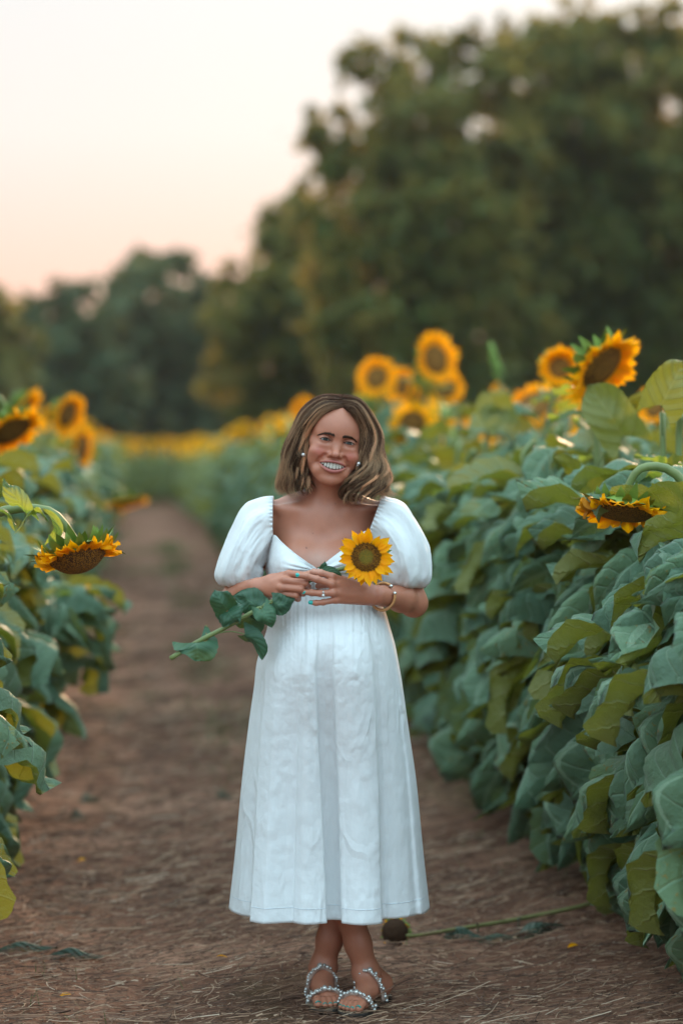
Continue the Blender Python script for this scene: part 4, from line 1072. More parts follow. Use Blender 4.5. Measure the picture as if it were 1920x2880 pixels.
GR_ = guides([
 [(965, 1148, 6.445), (986, 1146, 6.422), (1007, 1168, 6.428), (1021, 1206, 6.448), (1025, 1256, 6.465), (1015, 1308, 6.462), (990, 1350, 6.452), (970, 1392, 6.445), (982, 1420, 6.440)],
 [(964, 1136, 6.460), (1000, 1144, 6.438), (1026, 1184, 6.440), (1040, 1230, 6.455), (1038, 1276, 6.448), (1032, 1320, 6.438), (1014, 1362, 6.430), (1002, 1400, 6.428), (1022, 1416, 6.430)],
 [(963, 1122, 6.485), (1008, 1130, 6.480), (1043, 1178, 6.475), (1062, 1225, 6.475), (1062, 1268, 6.465), (1074, 1315, 6.455), (1068, 1356, 6.448), (1050, 1388, 6.445), (1048, 1410, 6.448)],
 [(962, 1116, 6.530), (1008, 1128, 6.550), (1044, 1176, 6.550), (1066, 1225, 6.545), (1072, 1270, 6.530), (1086, 1318, 6.515), (1087, 1352, 6.508), (1078, 1380, 6.505), (1102, 1394, 6.500)],
 [(960, 1117, 6.580), (1000, 1132, 6.620), (1030, 1175, 6.640), (1046, 1230, 6.640), (1050, 1290, 6.620), (1056, 1345, 6.600), (1050, 1395, 6.590)],
 [(959, 1124, 6.610), (970, 1150, 6.660), (975, 1200, 6.675), (975, 1260, 6.660), (972, 1320, 6.635), (968, 1395, 6.630)]])
def gat(G, ph):
    q = np.stack(G); k = ph * (len(G) - 1); i = min(int(k), len(G) - 2); u = k - i
    a = q[max(i - 1, 0)]; b = q[i]; c = q[i + 1]; d = q[min(i + 2, len(G) - 1)]
    return .5 * ((2 * b) + (-a + c) * u + (2 * a - 5 * b + 4 * c - d) * u * u + (-a + 3 * b - 3 * c + d) * u ** 3)
HC = hw((0, .085, .0))
mb = PB(); capb = PB(); r = np.random.default_rng(33)
for side, G in ((-1, GL), (1, GR_)):
    V = np.stack([gat(G, p_) for p_ in np.linspace(0, 1, 28)])
    cc = np.array([HC[0], HC[1], 0]); Vc = V.copy(); dirn = V - np.stack([np.full(V.shape[:2], HC[0]), np.full(V.shape[:2], HC[1]), np.minimum(V[..., 2], HC[2])], -1)
    Vc = V - norm(dirn) * .017
    capb.add(Vc[:, :25].reshape(-1, 3), gridf(28, 25))
    NLK = 95
    for lk in range(NLK):
        ph = min(1, max(0, (lk + r.random()) / NLK)) ** 1.05
        g = gat(G, ph)
        dr = norm(g - np.stack([np.full(30, HC[0]), np.full(30, HC[1]), np.minimum(g[:, 2], HC[2])], -1))
        tn = norm(np.gradient(g, axis=0)); sdv = norm(np.cross(tn, dr))
        t = np.linspace(0, 1, 30); phs = r.uniform(0, 6.28); wl = r.uniform(2.2, 3.0) if side > 0 else r.uniform(2.4, 3.4)
        amp = (r.uniform(.008, .014) if side > 0 else r.uniform(.005, .010)) * np.clip((t - .25) * 2, 0, 1) * (1 + .5 * t)
        depth = r.uniform(-.014, .005) * np.clip(t * 4, 0, 1) + (-.004 if r.random() < .5 else 0)
        phs0 = 1.2 * ph * 3 + r.normal(0, .5)
        wave = sdv * (amp * np.sin(t * wl * 6.28 + phs0))[:, None] + dr * (amp * .8 * np.cos(t * wl * 6.28 + phs0))[:, None]
        lc = g + wave + dr * depth[:, None] + sdv * r.normal(0, .003)
        bl = r.random(); front = ph < .6
        base = np.array([.120, .052, .028]) * r.uniform(.4, 1.3)
        hi_ = np.array([.82, .54, .32]) * r.uniform(.65, 1.1)
        f = 0.0
        if side > 0: f = r.uniform(.45, 1) if bl < .42 else r.uniform(0, .2)
        else: f = r.uniform(.4, .9) if (bl < .24) else r.uniform(0, .15)
        if side < 0 and abs(ph - .12) < .03: f = .95
        cutl = r.uniform(.90, 1.0)
        for st in range(42):
            o1, o2 = r.normal(0, .0027), r.normal(0, .0030); fr = r.uniform(0, 6.28)
            taper = (1 - .55 * t ** 2)
            c = lc + sdv * (o1 * taper * np.clip(.35 + t * 3, 0, 1))[:, None] + dr * (o2 * taper)[:, None] + sdv * (.0010 * np.sin(t * 14 + fr))[:, None]
            n_ = 22; idx = np.linspace(0, (29) * min(1, cutl * r.uniform(.92, 1.0)), n_)
            c = np.stack([np.interp(idx, np.arange(30), c[:, k]) for k in range(3)], 1)
            fs = np.clip(f + r.normal(0, .12), 0, 1); tt = np.linspace(0, 1, n_)
            cl = base[None] * (1 - (fs * np.clip(tt * 2.2 + (.1 if front else 0), 0, 1))[:, None]) + hi_[None] * (fs * np.clip(tt * 2.2 + (.1 if front else 0), 0, 1))[:, None]
            tube(mb, c, [.00042, .00045, .00042, .0003, .0001], 3, None, 0, cap=False, col=np.repeat(cl, 3, 0))
    for st in range(380):                    # flyaway hairs that catch the light
        ph = r.uniform(.2, .85); g = gat(G, ph); t = np.linspace(0, 1, 30)
        dr = norm(g - np.stack([np.full(30, HC[0]), np.full(30, HC[1]), np.minimum(g[:, 2], HC[2])], -1))
        s0 = r.uniform(0, .6); k = int(s0 * 29); g = g[k:]; dr = dr[k:]; tt = np.linspace(0, 1, len(g))
        c = g + dr * (.001 + abs(r.normal(0, .0065)) * tt ** 1.2 + .004 * np.sin(tt * r.uniform(4, 14) + r.uniform(0, 6)) * tt)[:, None] + r.normal(0, .004, 3) * tt[:, None] + np.array([side, 0, .3]) * (r.uniform(0, .012) * tt ** 3)[:, None]
        if len(c) > 4: tube(mb, c, [.00026, .00024, .0001], 3, None, 0, cap=False, col=np.array([.52, .34, .20]))
def hair_mat():
    m, nt = newmat('hair'); a = nn(nt, 'ShaderNodeVertexColor'); a.layer_name = 'col'
    p = nn(nt, 'ShaderNodeBsdfPrincipled'); L(nt, a.outputs[0], p.inputs['Base Color']); p.inputs['Roughness'].default_value = .5; p.inputs['Specular IOR Level'].default_value = .25
    tr = nn(nt, 'ShaderNodeBsdfTranslucent'); L(nt, mixc(nt, 1.0, a.outputs[0], (1.6, 1.4, 1.25), 'MULTIPLY'), tr.inputs[0])
    ms = nn(nt, 'ShaderNodeMixShader'); ms.inputs[0].default_value = .36; L(nt, p.outputs[0], ms.inputs[1]); L(nt, tr.outputs[0], ms.inputs[2]); out(nt, ms.outputs[0]); return m
M['hair'] = hair_mat()
hair = mb.put('hair', M['hair'], color=True, uv=False); tag(hair, 'wavy shoulder length brown hair with blond streaks')
capb.put('scalp_hair', simple('hair_under', (.030, .017, .011), .7, .3, .3, 90, .5, .003), hair, uv=False)
# ---- jewellery
mP, nt = newmat('pearl'); out(nt, principled(nt, (.62, .60, .57), .14, .8, Metallic=.55))
mS, nt = newmat('silver'); out(nt, principled(nt, (.62, .62, .60), .2, .5, Metallic=1.0))
mG, nt = newmat('woven_gold'); tcn = nn(nt, 'ShaderNodeUVMap'); wv = nn(nt, 'ShaderNodeTexWave'); wv.inputs['Scale'].default_value = 30; L(nt, tcn.outputs[0], wv.inputs[0])
out(nt, principled(nt, mixc(nt, wv.outputs[0], (.42, .17, .06), (.72, .36, .14)), .35, .5, bump(nt, wv.outputs[0], .5, .001), Metallic=.35))
mb = PB(); sphere(mb, P(853, 1279, 6.462), .0058, 12, 18); mb.put('earring', mP, uv=False)
mb = PB(); sphere(mb, P(1008, 1304, 6.448), .0052, 12, 18); sphere(mb, P(1005.5, 1309, 6.448), .0028, 8, 12); mb.put('earring', mP, uv=False)
# ------------------------------------------------------------------ dress
def cloth_mat():
    m, nt = newmat('white_cotton'); tcn = nn(nt, 'ShaderNodeTexCoord').outputs['Object']
    n = noise(nt, tcn, 9, 4, .6); n2 = noise(nt, tcn, 900, 2)
    mp = nn(nt, 'ShaderNodeMapping'); mp.inputs['Scale'].default_value = (1.4, 1.4, .5); L(nt, tcn, mp.inputs[0])
    v = nn(nt, 'ShaderNodeTexVoronoi', feature='DISTANCE_TO_EDGE'); v.inputs['Scale'].default_value = 11
    nv_ = nn(nt, 'ShaderNodeTexNoise'); nv_.inputs['Scale'].default_value = 4; L(nt, mp.outputs[0], nv_.inputs[0])
    mxv = nn(nt, 'ShaderNodeMix', data_type='VECTOR'); mxv.inputs[0].default_value = .22; L(nt, mp.outputs[0], mxv.inputs['A']); L(nt, nv_.outputs['Color'], mxv.inputs['B']); L(nt, mxv.outputs['Result' if False else 1], v.inputs['Vector'])
    cr_ = math_(nt, 'SUBTRACT', 1.0, math_(nt, 'MULTIPLY', v.outputs['Distance'], 9.0), clamp=True)      # pressed-in creases
    keep = math_(nt, 'MULTIPLY', math_(nt, 'SUBTRACT', noise(nt, tcn, 7, 2), .50, clamp=True), 6.0, clamp=True)
    cr_ = math_(nt, 'MULTIPLY', cr_, keep)
    h = math_(nt, 'ADD', math_(nt, 'MULTIPLY', n, 1.2), math_(nt, 'ADD', math_(nt, 'MULTIPLY', n2, .04), math_(nt, 'MULTIPLY', cr_, .55)))
    bn = bump(nt, h, .55, .010)
    out(nt, thin(nt, principled(nt, (.80, .81, .82), .78, .25, bn, Sheen_Weight=.15), (.78, .76, .72), .16, bn)); return m
M['cloth'] = cloth_mat()
DR = bpy.data.objects.new('dress', None); link(DR, PRS)
def lerp_cols(c, n):
    """c: (k,3) control -> densify with smooth spline"""
    return cr_spline(c, n)
# --- skirt: vertical fold lines traced from waist to hem; columns (hem px, hem Y, px at row 1865, fold flag)
COLS = [  # hem_px, hem_Y, mid_px (row 1865), crisp
 (643, 6.535, 721, 0), (652, 6.490, 726, 0), (676, 6.455, 734, 0), (701, 6.435, 742, 0), (707, 6.395, 745, 1), (705, 6.350, 748, 0), (722, 6.328, 765, 1),
 (745, 6.322, 782, 0), (775, 6.330, 806, 0), (800, 6.338, 824, 0), (822, 6.348, 841, 0), (829, 6.332, 848, 1), (850, 6.316, 858, 0), (880, 6.316, 868, 0), (906, 6.326, 878, 0),
 (918, 6.345, 884, 1), (908, 6.395, 890, 0), (925, 6.420, 905, 0), (948, 6.420, 922, 0), (967, 6.395, 934, 0), (961, 6.345, 939, 1), (975, 6.322, 955, 0), (1005, 6.308, 985, 0),
 (1035, 6.310, 1012, 0), (1062, 6.322, 1036, 0), (1074, 6.342, 1047, 1), (1066, 6.400, 1052, 0), (1082, 6.430, 1062, 0), (1098, 6.425, 1076, 1), (1125, 6.428, 1088, 0), (1155, 6.445, 1099, 0),
 (1172, 6.470, 1107, 0), (1186, 6.462, 1112, 1), (1198, 6.485, 1117, 0), (1208, 6.535, 1120, 0)]
COLS = np.array(COLS, float)
def wob(u): return u
NB_ = 26
th = np.linspace(0, np.pi, NB_ + 2)[1:-1]
hemc = (6.535, 925.5)
# rows: py of the silhouette, left px, right px, front Y, centre Y, back Y
ROWS = [(1652, 764, 1046, 6.418, 6.555, 6.665), (1680, 761, 1062, 6.392, 6.555, 6.680), (1722, 757, 1083, 6.338, 6.55, 6.70), (1765, 752, 1096, 6.306, 6.545, 6.715), (1810, 738, 1109, 6.286, 6.54, 6.73), (1865, 722, 1120, 6.278, 6.54, 6.735),
        (1930, 715, 1131, 6.286, 6.54, 6.74), (2050, 698, 1148, 6.306, 6.54, 6.745), (2200, 680, 1170, 6.320, 6.54, 6.75), (2400, 661, 1190, 6.320, 6.537, 6.76), (2556, 643, 1208, 6.305, 6.535, 6.77)]
RW = np.array(ROWS, float)
NR, NS = 220, 12
hx, hy, mx = COLS[:, 0], COLS[:, 1], COLS[:, 2]
K = len(COLS); ucol = np.linspace(0, 1, K)
def dens(a): return cr_spline(np.asarray(a)[:, None], (K - 1) * NS + 1)[:, 0]
HX, HY, MX = dens(hx), dens(hy), dens(mx)
f_h = (hx - 925.5) / 282.5
# local fold depth at the hem relative to the smooth ellipse
def ell(x, cx, hwid, yf, yc): 
    q = np.clip(np.abs((x - cx) / hwid), 0, 1); return yc - (yc - yf) * (1 - q ** 2.3) ** (1 / 2.3)
rows = []
rsp = np.linspace(0, 1, len(RW))
rw = cr_spline(RW, NR)
zrow = EYE - (rw[:, 0] - HZ) / FPX * rw[:, 4]
hemz = zrow[-1]
foldH = HY - ell(HX, 925.5, 286, 6.300, 6.535)
foldH = np.clip(foldH, -.02, .13); foldH = np.where(foldH > .02, .02 + (foldH - .02) * .58, foldH)
edge = np.minimum(1, np.minimum(np.arange(len(HX)), np.arange(len(HX))[::-1]) / (NS * 1.5))
sarr = np.arange(len(HX)) / NS
V = []
for i in range(NR):
    py, pl, pr, yf, yc, yb = rw[i]
    z = zrow[i]
    t = np.clip((py - 1865) / (2556 - 1865), 0, 1)                    # 0 at row 1865, 1 at hem
    tt = np.clip((py - 1652) / (1865 - 1652), 0, 1)
    ph = HX * t + MX * (1 - t)
    if py < 1865:
        c0 = 921; w0 = 199
        q = (MX - c0) / w0; cx = (pl + pr) / 2; hw_ = (pr - pl) / 2
        q2 = q * (1 - .0 * (1 - tt)); ph = cx + q2 * hw_
    # keep silhouettes exact
    lo, hi = ph.min(), ph.max(); ph = pl + (ph - lo) / (hi - lo) * (pr - pl)
    cx, hw_ = (pl + pr) / 2, (pr - pl) / 2 + .5
    amp = .03 + .42 * tt ** 1.8 + .55 * t ** .8
    Y = ell(ph, cx, hw_, yf, yc) + foldH * amp
    # fine gathers that fade downwards from the high waist
    g = .0040 * (1 - tt) ** 1.5 + .0004 * (1 - t) * tt
    Y = Y + edge * g * (np.sin(ph * .26 + 1.3 * np.sin(ph * .05)) + .5 * np.sin(ph * .55 + 1)) * .6
    # the hem of the nearer panels hangs level; x follows perspective of its own depth
    X = (ph - 960) / FPX * (ell(ph, cx, hw_, yf, yc))
    xl = (pl - 960) / FPX * yc; xr = (pr - 960) / FPX * yc
    bx = (xl + xr) / 2 + (xr - xl) / 2 * np.cos(th); by = yc + (yb - yc) * np.sin(th) ** .9
    by = by + (.012 * np.sin(th * 17) + .01 * np.sin(th * 9 + 1)) * (.2 + .8 * t)
    V.append(np.stack([np.concatenate([X, bx]), np.concatenate([Y, by]), np.full(len(X) + NB_, z)], -1))
V = np.array(V)
# crumples: long soft drag lines plus small pressed creases
nrm_y = np.concatenate([np.ones(len(HX)), -np.ones(NB_)])
pn = V * [9, 9, 5]; pn2 = V * [34, 34, 26]
cru = (fbm(pn, 3) - .45) * .010 + (np.abs(fbm(pn2 + 9, 3) - .45)) * -.008
V[..., 1] += cru * np.clip(np.linspace(0, 1, NR) * 4 + .3, 0, 1)[:, None] * 1.0
V[-1, :, 2] += 0
def closed_strip(V, name, parent, th_=.0012, mat=None, closed=True):
    """double the sheet to give the cloth thickness"""
    n, m = V.shape[:2]; mb = PB()
    q = np.concatenate([V, V[:, :1]], 1) if closed else V
    du = np.gradient(q, axis=0); dv = np.gradient(q, axis=1); N_ = norm(np.cross(dv, du))
    if closed: N_ = N_[:, :-1]
    inner = V - N_ * th_
    mb.add(V.reshape(-1, 3), gridf(n, m, closed=closed)); mb.add(inner.reshape(-1, 3), gridf(n, m, closed=closed, flip=True))
    for r_ in (0, n - 1):
        a = np.arange(m if closed else m - 1) + r_ * m; b = (np.arange(m if closed else m - 1) + 1) % m + r_ * m
        f = np.stack([a, b, b + n * m, a + n * m], -1); mb.f.append(f if r_ else f[:, ::-1]); mb.m.append(np.zeros(len(f), int))
    return mb.put(name, mat or M['cloth'], parent)
skirt = closed_strip(V[::1], 'skirt', DR)
# stitched hem line: a slightly proud band 18 mm up
hb = V[-8:-7].repeat(2, 0).copy(); 
dN = np.zeros(V.shape[1]); 
band = np.stack([V[-7], V[-6]]); band[:, :len(HX), 1] -= .0012; band[:, len(HX):, 1] += .0012
band[1, :, 2] = band[0, :, 2] - .0016
closed_strip(band, 'hem_stitching', skirt, .0006, simple('stitching', (.62, .66, .70), .8, .2, .1, 200, 0))
# --- bodice
BT = [  # neckline and side control columns: (px, py, Y)
 (758, 1512, 6.520), (772, 1506, 6.468), (792, 1526, 6.436), (822, 1552, 6.410), (856, 1577, 6.408), (880, 1593, 6.424), (892, 1601, 6.432), (905, 1592, 6.424), (930, 1572, 6.408), (962, 1548, 6.408), (995, 1520, 6.430), (1026, 1495, 6.462), (1046, 1500, 6.520),
 (1052, 1505, 6.60), (1010, 1490, 6.665), (905, 1485, 6.685), (800, 1490, 6.665), (752, 1505, 6.60)]
BMID = [(752, 1590, 6.520), (765, 1585, 6.450), (790, 1590, 6.408), (820, 1596, 6.384), (850, 1602, 6.388), (874, 1606, 6.408), (890, 1610, 6.414), (906, 1606, 6.406), (935, 1600, 6.386), (968, 1594, 6.386), (1002, 1588, 6.412), (1034, 1585, 6.452), (1052, 1590, 6.520),
 (1056, 1590, 6.60), (1010, 1590, 6.67), (905, 1590, 6.69), (800, 1590, 6.67), (748, 1590, 6.60)]
BLOW = [(762, 1660, 6.520), (775, 1660, 6.462), (800, 1660, 6.434), (828, 1660, 6.420), (854, 1660, 6.415), (876, 1658, 6.412), (892, 1656, 6.410), (908, 1658, 6.410), (935, 1660, 6.413), (968, 1660, 6.420), (1005, 1660, 6.436), (1032, 1660, 6.464), (1044, 1660, 6.520),
 (1046, 1660, 6.60), (1005, 1660, 6.655), (905, 1660, 6.675), (805, 1660, 6.655), (764, 1660, 6.60)]
def loopd(c, n): 
    w_ = np.array([P(*q) for q in c]); k = len(w_); w3 = np.vstack([w_, w_, w_]); return cr_spline(w3, 3 * k * n)[k * n:2 * k * n]
def loopd2(c, n):
    w_ = np.array([P(*q) for q in c]); k = len(w_)
    q = np.vstack([w_[-2:], w_, w_[:3]]); full = cr_spline(q, (len(q) - 1) * n + 1); return full[2 * n:(2 + k) * n]
lo_ = [loopd2(c, 14) for c in (BT, BMID, BLOW)]
low2 = [(q[0], 1637, q[2] - .012) for q in BLOW]; lo_.insert(2, loopd2(low2, 14))
NRB = 46; BV = cr_spline(np.stack(lo_).reshape(4, -1), NRB).reshape(NRB, -1, 3)
# twisted gathers running into the centre of the neckline
tc_ = P(892, 1606, 6.41)
dx, dz = BV[..., 0] - tc_[0], BV[..., 2] - tc_[2]; rr = np.hypot(dx, dz); an = np.arctan2(dz, np.abs(dx))
front = np.clip((6.50 - BV[..., 1]) / .04, 0, 1)
BV[..., 1] += front * (.0042 * np.sin(an * 26 + 3 * np.sin(an * 5)) * np.exp(-((rr - .03) / .045) ** 2) + .003 * np.sin(dx * 330 + 2 * np.sin(dx * 40)) * np.clip((tc_[2] - .012 - BV[..., 2]) / .03, 0, 1))
BV[..., 1] += front * (fbm(BV * 28, 3) - .45) * .006
bod = closed_strip(BV, 'bodice', DR)
pip = PB(); nk = BV[0][np.r_[0:len(BV[0])]]; tube(pip, np.vstack([nk, nk[:1]]) + [0, -.0005, 0], .0016, 6, None, 0, cap=False); pip.put('neck_edge', M['cloth'], bod, uv=False)
# --- puff sleeves
def sleeve(S, seed):
    C = np.array([P(*s[0]) for s in S]); A = np.array([s[1] for s in S]); B_ = np.array([s[2] for s in S])
    NRs, NA = 120, 200; n = len(S); u = np.linspace(0, n - 1, NRs)
    Cc = cr_spline(C, NRs); Aa = cr_spline(A, NRs); Bb = cr_spline(B_, NRs)
    th = np.arange(NA) * 2 * np.pi / NA
    puff = np.clip(np.minimum(u / 1.5, (n - 1 - u) / 1.2), 0, 1)
    nr_dir = Aa[:, None] * np.cos(th)[None, :, None] + np.array([0, -1.0, 0]) * Bb[:, :1][:, None] * np.sin(th)[None, :, None]
    V = Cc[:, None] + nr_dir
    d = norm(nr_dir); T_, U_ = np.meshgrid(th, u, indexing='xy')
    r = np.random.default_rng(seed); p1 = r.uniform(0, 6.28, 5)
    gat = .0042 * np.sin(T_ * 34 + p1[0] + np.sin(T_ * 5)) * (np.exp(-(U_ / .55) ** 2)) + .0045 * np.sin(T_ * 26 + p1[1]) * np.exp(-((U_ - (n - 1.9)) / .8) ** 2)
    q = np.stack([np.cos(T_) * 2.2, np.sin(T_) * 2.2, U_ * .42 + seed], -1)
    broad = -.006 + .026 * (fbm(q * .8, 2) - .38) + .010 * np.abs(fbm(q * 1.3 + 3, 2) - .44) * -2 + .012 * np.abs(fbm(q * np.array([2.4, 2.4, 1.0]) + 11, 2) - .42) * -1.5 + .006 * np.sin(T_ * 7 + p1[2] + U_ * .5)
    V = V + d * (gat + broad * puff[:, None])[..., None]
    V[..., 2] += (.006 * (fbm(q * 3 + 8, 2) - .4) * puff[:, None])
    s = closed_strip(V, 'sleeve', DR)
    return s
SLL = [((769, 1466, 6.560), (0.000, 0, .064), (.090,)), ((754, 1470, 6.562), (-.016, 0, .073), (.108,)), ((725, 1494, 6.562), (-.038, 0, .076), (.118,)), ((698, 1540, 6.560), (-.045, 0, .055), (.130,)),
       ((682, 1580, 6.558), (-.061, 0, .018), (.130,)), ((674, 1612, 6.556), (-.069, 0, -.004), (.122,)), ((679, 1637, 6.555), (-.060, 0, -.006), (.105,)), ((686, 1646, 6.555), (-.045, 0, 0), (.075,)), ((684, 1630, 6.555), (-.040, 0, 0), (.052,)), ((684, 1605, 6.556), (-.044, 0, 0), (.055,))]
SLR = [((1050, 1454, 6.560), (.021, 0, .057), (.090,)), ((1068, 1464, 6.562), (.028, 0, .064), (.108,)), ((1094, 1490, 6.562), (.048, 0, .072), (.122,)), ((1118, 1530, 6.560), (.064, 0, .054), (.130,)),
       ((1130, 1574, 6.558), (.080, 0, .026), (.130,)), ((1134, 1612, 6.556), (.083, 0, 0), (.122,)), ((1128, 1640, 6.555), (.072, 0, -.006), (.105,)), ((1128, 1652, 6.555), (.054, 0, 0), (.075,)), ((1140, 1638, 6.555), (.041, 0, 0), (.052,)), ((1138, 1612, 6.556), (.044, 0, 0), (.055,))]
sleeve(SLL, 3); sleeve(SLR, 8)
# ---- ring, bracelet
mb = PB(); c = P(908, 1669, 6.297); ax = norm(P(903, 1669, 6.296) - P(937, 1667, 6.302)); B_ = basis(ax)
th = np.linspace(0, 2 * np.pi, 25); tube(mb, [c + B_ @ np.array([math.cos(a) * .0098, math.sin(a) * .0098, 0]) for a in th], .0011, 6, None, 0, cap=False)
rg = mb.put('ring', mS, uv=False)
mb = PB(); sphere(mb, P(909, 1675, 6.286), .0046, 10, 14); sphere(mb, P(909, 1666, 6.286), .0026, 8, 10); mb.put('ring_pearl', mP, rg, uv=False)
mb = PB(); wc = P(1076, 1678, 6.402); fa = norm(ELR - WRR); Bm = basis(fa, up=(0, 0, 1))
pts = []
for a in np.linspace(R(0), R(360), 60):
    pts.append(wc + Bm @ np.array([math.cos(a) * .036, math.sin(a) * .036, 0]))
pts = np.array(pts)
gap = P(1070, 1664, 6.36); dist = np.linalg.norm(pts[:-1] - gap, axis=1); k0 = int(np.argmin(dist)); ring_ = np.roll(pts[:-1], -k0, axis=0)[3:-2]
tube(mb, ring_, .0042, 10, None, 0); br = mb.put('bracelet', mG)
mb = PB(); sphere(mb, ring_[0], .0052, 10, 14); sphere(mb, ring_[-1], .0052, 10, 14); mb.put('bracelet_end', mS, br, uv=False)
# ---- pearl sandals
mSo = simple('sandal_sole', (.30, .20, .13), .6, .3, .2, 60); mSd = simple('sole_edge', (.035, .028, .024), .7, .3)
mSt = simple('clear_strap', (.40, .27, .22), .2, .6, .1, 30, 0)
def sandal(heel, ball, s, seed):
    f = norm(ball - heel); sd_ = norm(np.cross(f, [0, 0, 1.0])) * s
    Ls = np.linalg.norm(ball - heel)
    def pt(u, v, z): return heel + f * (u * (Ls + .062) - .038 * (1 - u)) + sd_ * v + np.array([0, 0, z])
    out_ = []
    for u, a, b in ((0, .004, -.004), (.03, .018, -.018), (.12, .030, -.030), (.3, .031, -.029), (.5, .033, -.032), (.68, .043, -.044), (.8, .049, -.047), (.9, .046, -.040), (.97, .030, -.024), (1.0, .008, -.002)):
        out_.append((u, a, b))
    o = np.array(out_); uu = np.linspace(0, 1, 40); a_ = np.interp(uu, o[:, 0], o[:, 1]); b_ = np.interp(uu, o[:, 0], o[:, 2])
    mb = PB(); nv = 9; v = np.linspace(0, 1, nv)
    def sheet(z): return np.array([[pt(u_, b + (a - b) * q, z) for q in v] for u_, a, b in zip(uu, a_, b_)])
    T_ = sheet(-.0005); B2 = sheet(-.0125)
    mb.add(T_.reshape(-1, 3), gridf(40, nv), 0); mb.add(B2.reshape(-1, 3), gridf(40, nv, flip=True), 1)
    e = [i * nv for i in range(40)] + [39 * nv + j for j in range(1, nv)] + [i * nv + nv - 1 for i in range(38, -1, -1)] + [j for j in range(nv - 2, 0, -1)]
    q = [[e[i], e[(i + 1) % len(e)], e[(i + 1) % len(e)] + 40 * nv, e[i] + 40 * nv] for i in range(len(e))]
    mb.f.append(np.array(q)); mb.m.append(np.full(len(q), 1))
    S_ = mb.put('sandal', [mSo, mSd])
    r = np.random.default_rng(seed)
    for (c0, wv, hh, yoff) in ((ball + f * .000, .046, .040, 0), (heel * .46 + ball * .54, .040, .082, 1)):
        arc = [c0 + sd_ * (wv * math.cos(a)) + np.array([0, 0, hh * math.sin(a) ** .8]) + f * (.012 * math.sin(a) - (.010 if yoff else 0)) for a in np.linspace(.03, math.pi - .03, 40)]
        mb = PB(); tube(mb, arc, .0055, 8, None, 0, ell=.5); mb.put('strap', mSt, S_, uv=False)
        mb = PB()
        for j in range(34):
            i = int((j + .5) / 34 * 39); c = arc[i]; up = norm(c - c0 + [0, 0, .004])
            big = j in (16,); rad = .0080 if big else r.choice([.0030, .0040, .0050, .0056])
            sphere(mb, c + up * (.003 + rad * .6) + f * (r.uniform(-.010, .012) if not big else .004) + norm(np.cross(up, f)) * r.normal(0, .001), rad, 8, 12)
        mb.put('pearls', mP, S_, uv=False)
sandal(gp(1072, 6.60, SO), gp(1003, 6.452, SO), -1, 4); sandal(gp(893, 6.66, SO), gp(917, 6.500, SO), 1, 9)
# ------------------------------------------------------------------ the cut sunflower she holds
FL = P(1029, 1567, 6.285)
def world_obj(mb, name, mats, root, parent=None, **k):
    off = np.array(root.location); mb.v = [v - off for v in mb.v]
    return mb.build(name, mats, parent or root, **k)
HF = empty('cut_sunflower', tuple(P(835, 1665, 6.33))); tag(HF, 'fresh yellow sunflower on a long green stem held across the woman\'s belly', 'sunflower')
fd = norm((.10, -.97, .16))
hd_ = (head_meshes(201, .0400, .043, 17, 0.12, 1.50, 0, 'disc_fresh', .16, .030))
# real florets standing on the disc of the flower in focus
mb = MB(); r = np.random.default_rng(2)
for i in range(900):
    q = math.sqrt((i + .5) / 900); a = i * 2.39996; rad = q * .0395
    z = .0064 * (1 - q ** 2.2) - .0024 * math.exp(-(q / .28) ** 2)
    hgt = .0008 + (.0030 if q > .52 else .0006) * r.uniform(.6, 1.2); w_ = .0006 if q < .5 else .0007
    p0 = np.array([rad * math.cos(a), rad * math.sin(a), z]); d = norm((math.cos(a) * (.55 if q > .5 else .1), math.sin(a) * (.55 if q > .5 else .1), 1))
    s1 = norm(np.cross(d, [0, 1, .2])); s2 = np.cross(d, s1)
    tp = p0 + d * hgt; c = (.18, .17, .03) if q < .46 else ((.50, .22, .02) if r.random() < .45 else (.11, .035, .010))
    v = [p0 + s1 * w_, p0 - s1 * w_ * .5 + s2 * w_ * .87, p0 - s1 * w_ * .5 - s2 * w_ * .87, tp + s1 * w_ * .5, tp - s1 * w_ * .3 + s2 * w_ * .4, tp - s1 * w_ * .3 - s2 * w_ * .4]
    mb.add(v, np.array([[0, 1, 4, 3], [1, 2, 5, 4], [2, 0, 3, 5], [3, 4, 5, 3]])[:3], 0, None, np.array(c)); mb.f.append(np.array([[3, 4, 5, -1]]) + np.array([[mb.n - 6] * 3 + [0]])); mb.m.append(np.zeros(1, int))
mFl, nt = newmat('florets'); a = nn(nt, 'ShaderNodeVertexColor'); a.layer_name = 'col'; out(nt, principled(nt, a.outputs[0], .6, .3))
ho = bpy.data.objects.new('flower_head', hd_[0]); link(ho, HF); ho.matrix_local = mat4(basis(fd, roll=.3), FL - np.array(HF.location))
for nm, me in (('petals', hd_[1]), ('bracts', hd_[2])): link(bpy.data.objects.new(nm, me), ho)
mb.build('florets', mFl, ho, uv=False, smooth=False, color=True)
SP = [P(480, 1852, 6.315), P(560, 1803, 6.318), P(640, 1762, 6.318), P(730, 1710, 6.320), P(785, 1680, 6.328), P(835, 1652, 6.338), P(880, 1630, 6.338), P(925, 1610, 6.335), P(975, 1596, 6.333), P(1010, 1582, 6.320), FL - fd * .016]
mb = MB(); tube(mb, SP, [.0068, .0066, .0064, .0060, .0055, .0050, .0050, .0055, .0060, .0065, .012], 10, 60); world_obj(mb, 'stem', M['stem'], HF, uv=False)
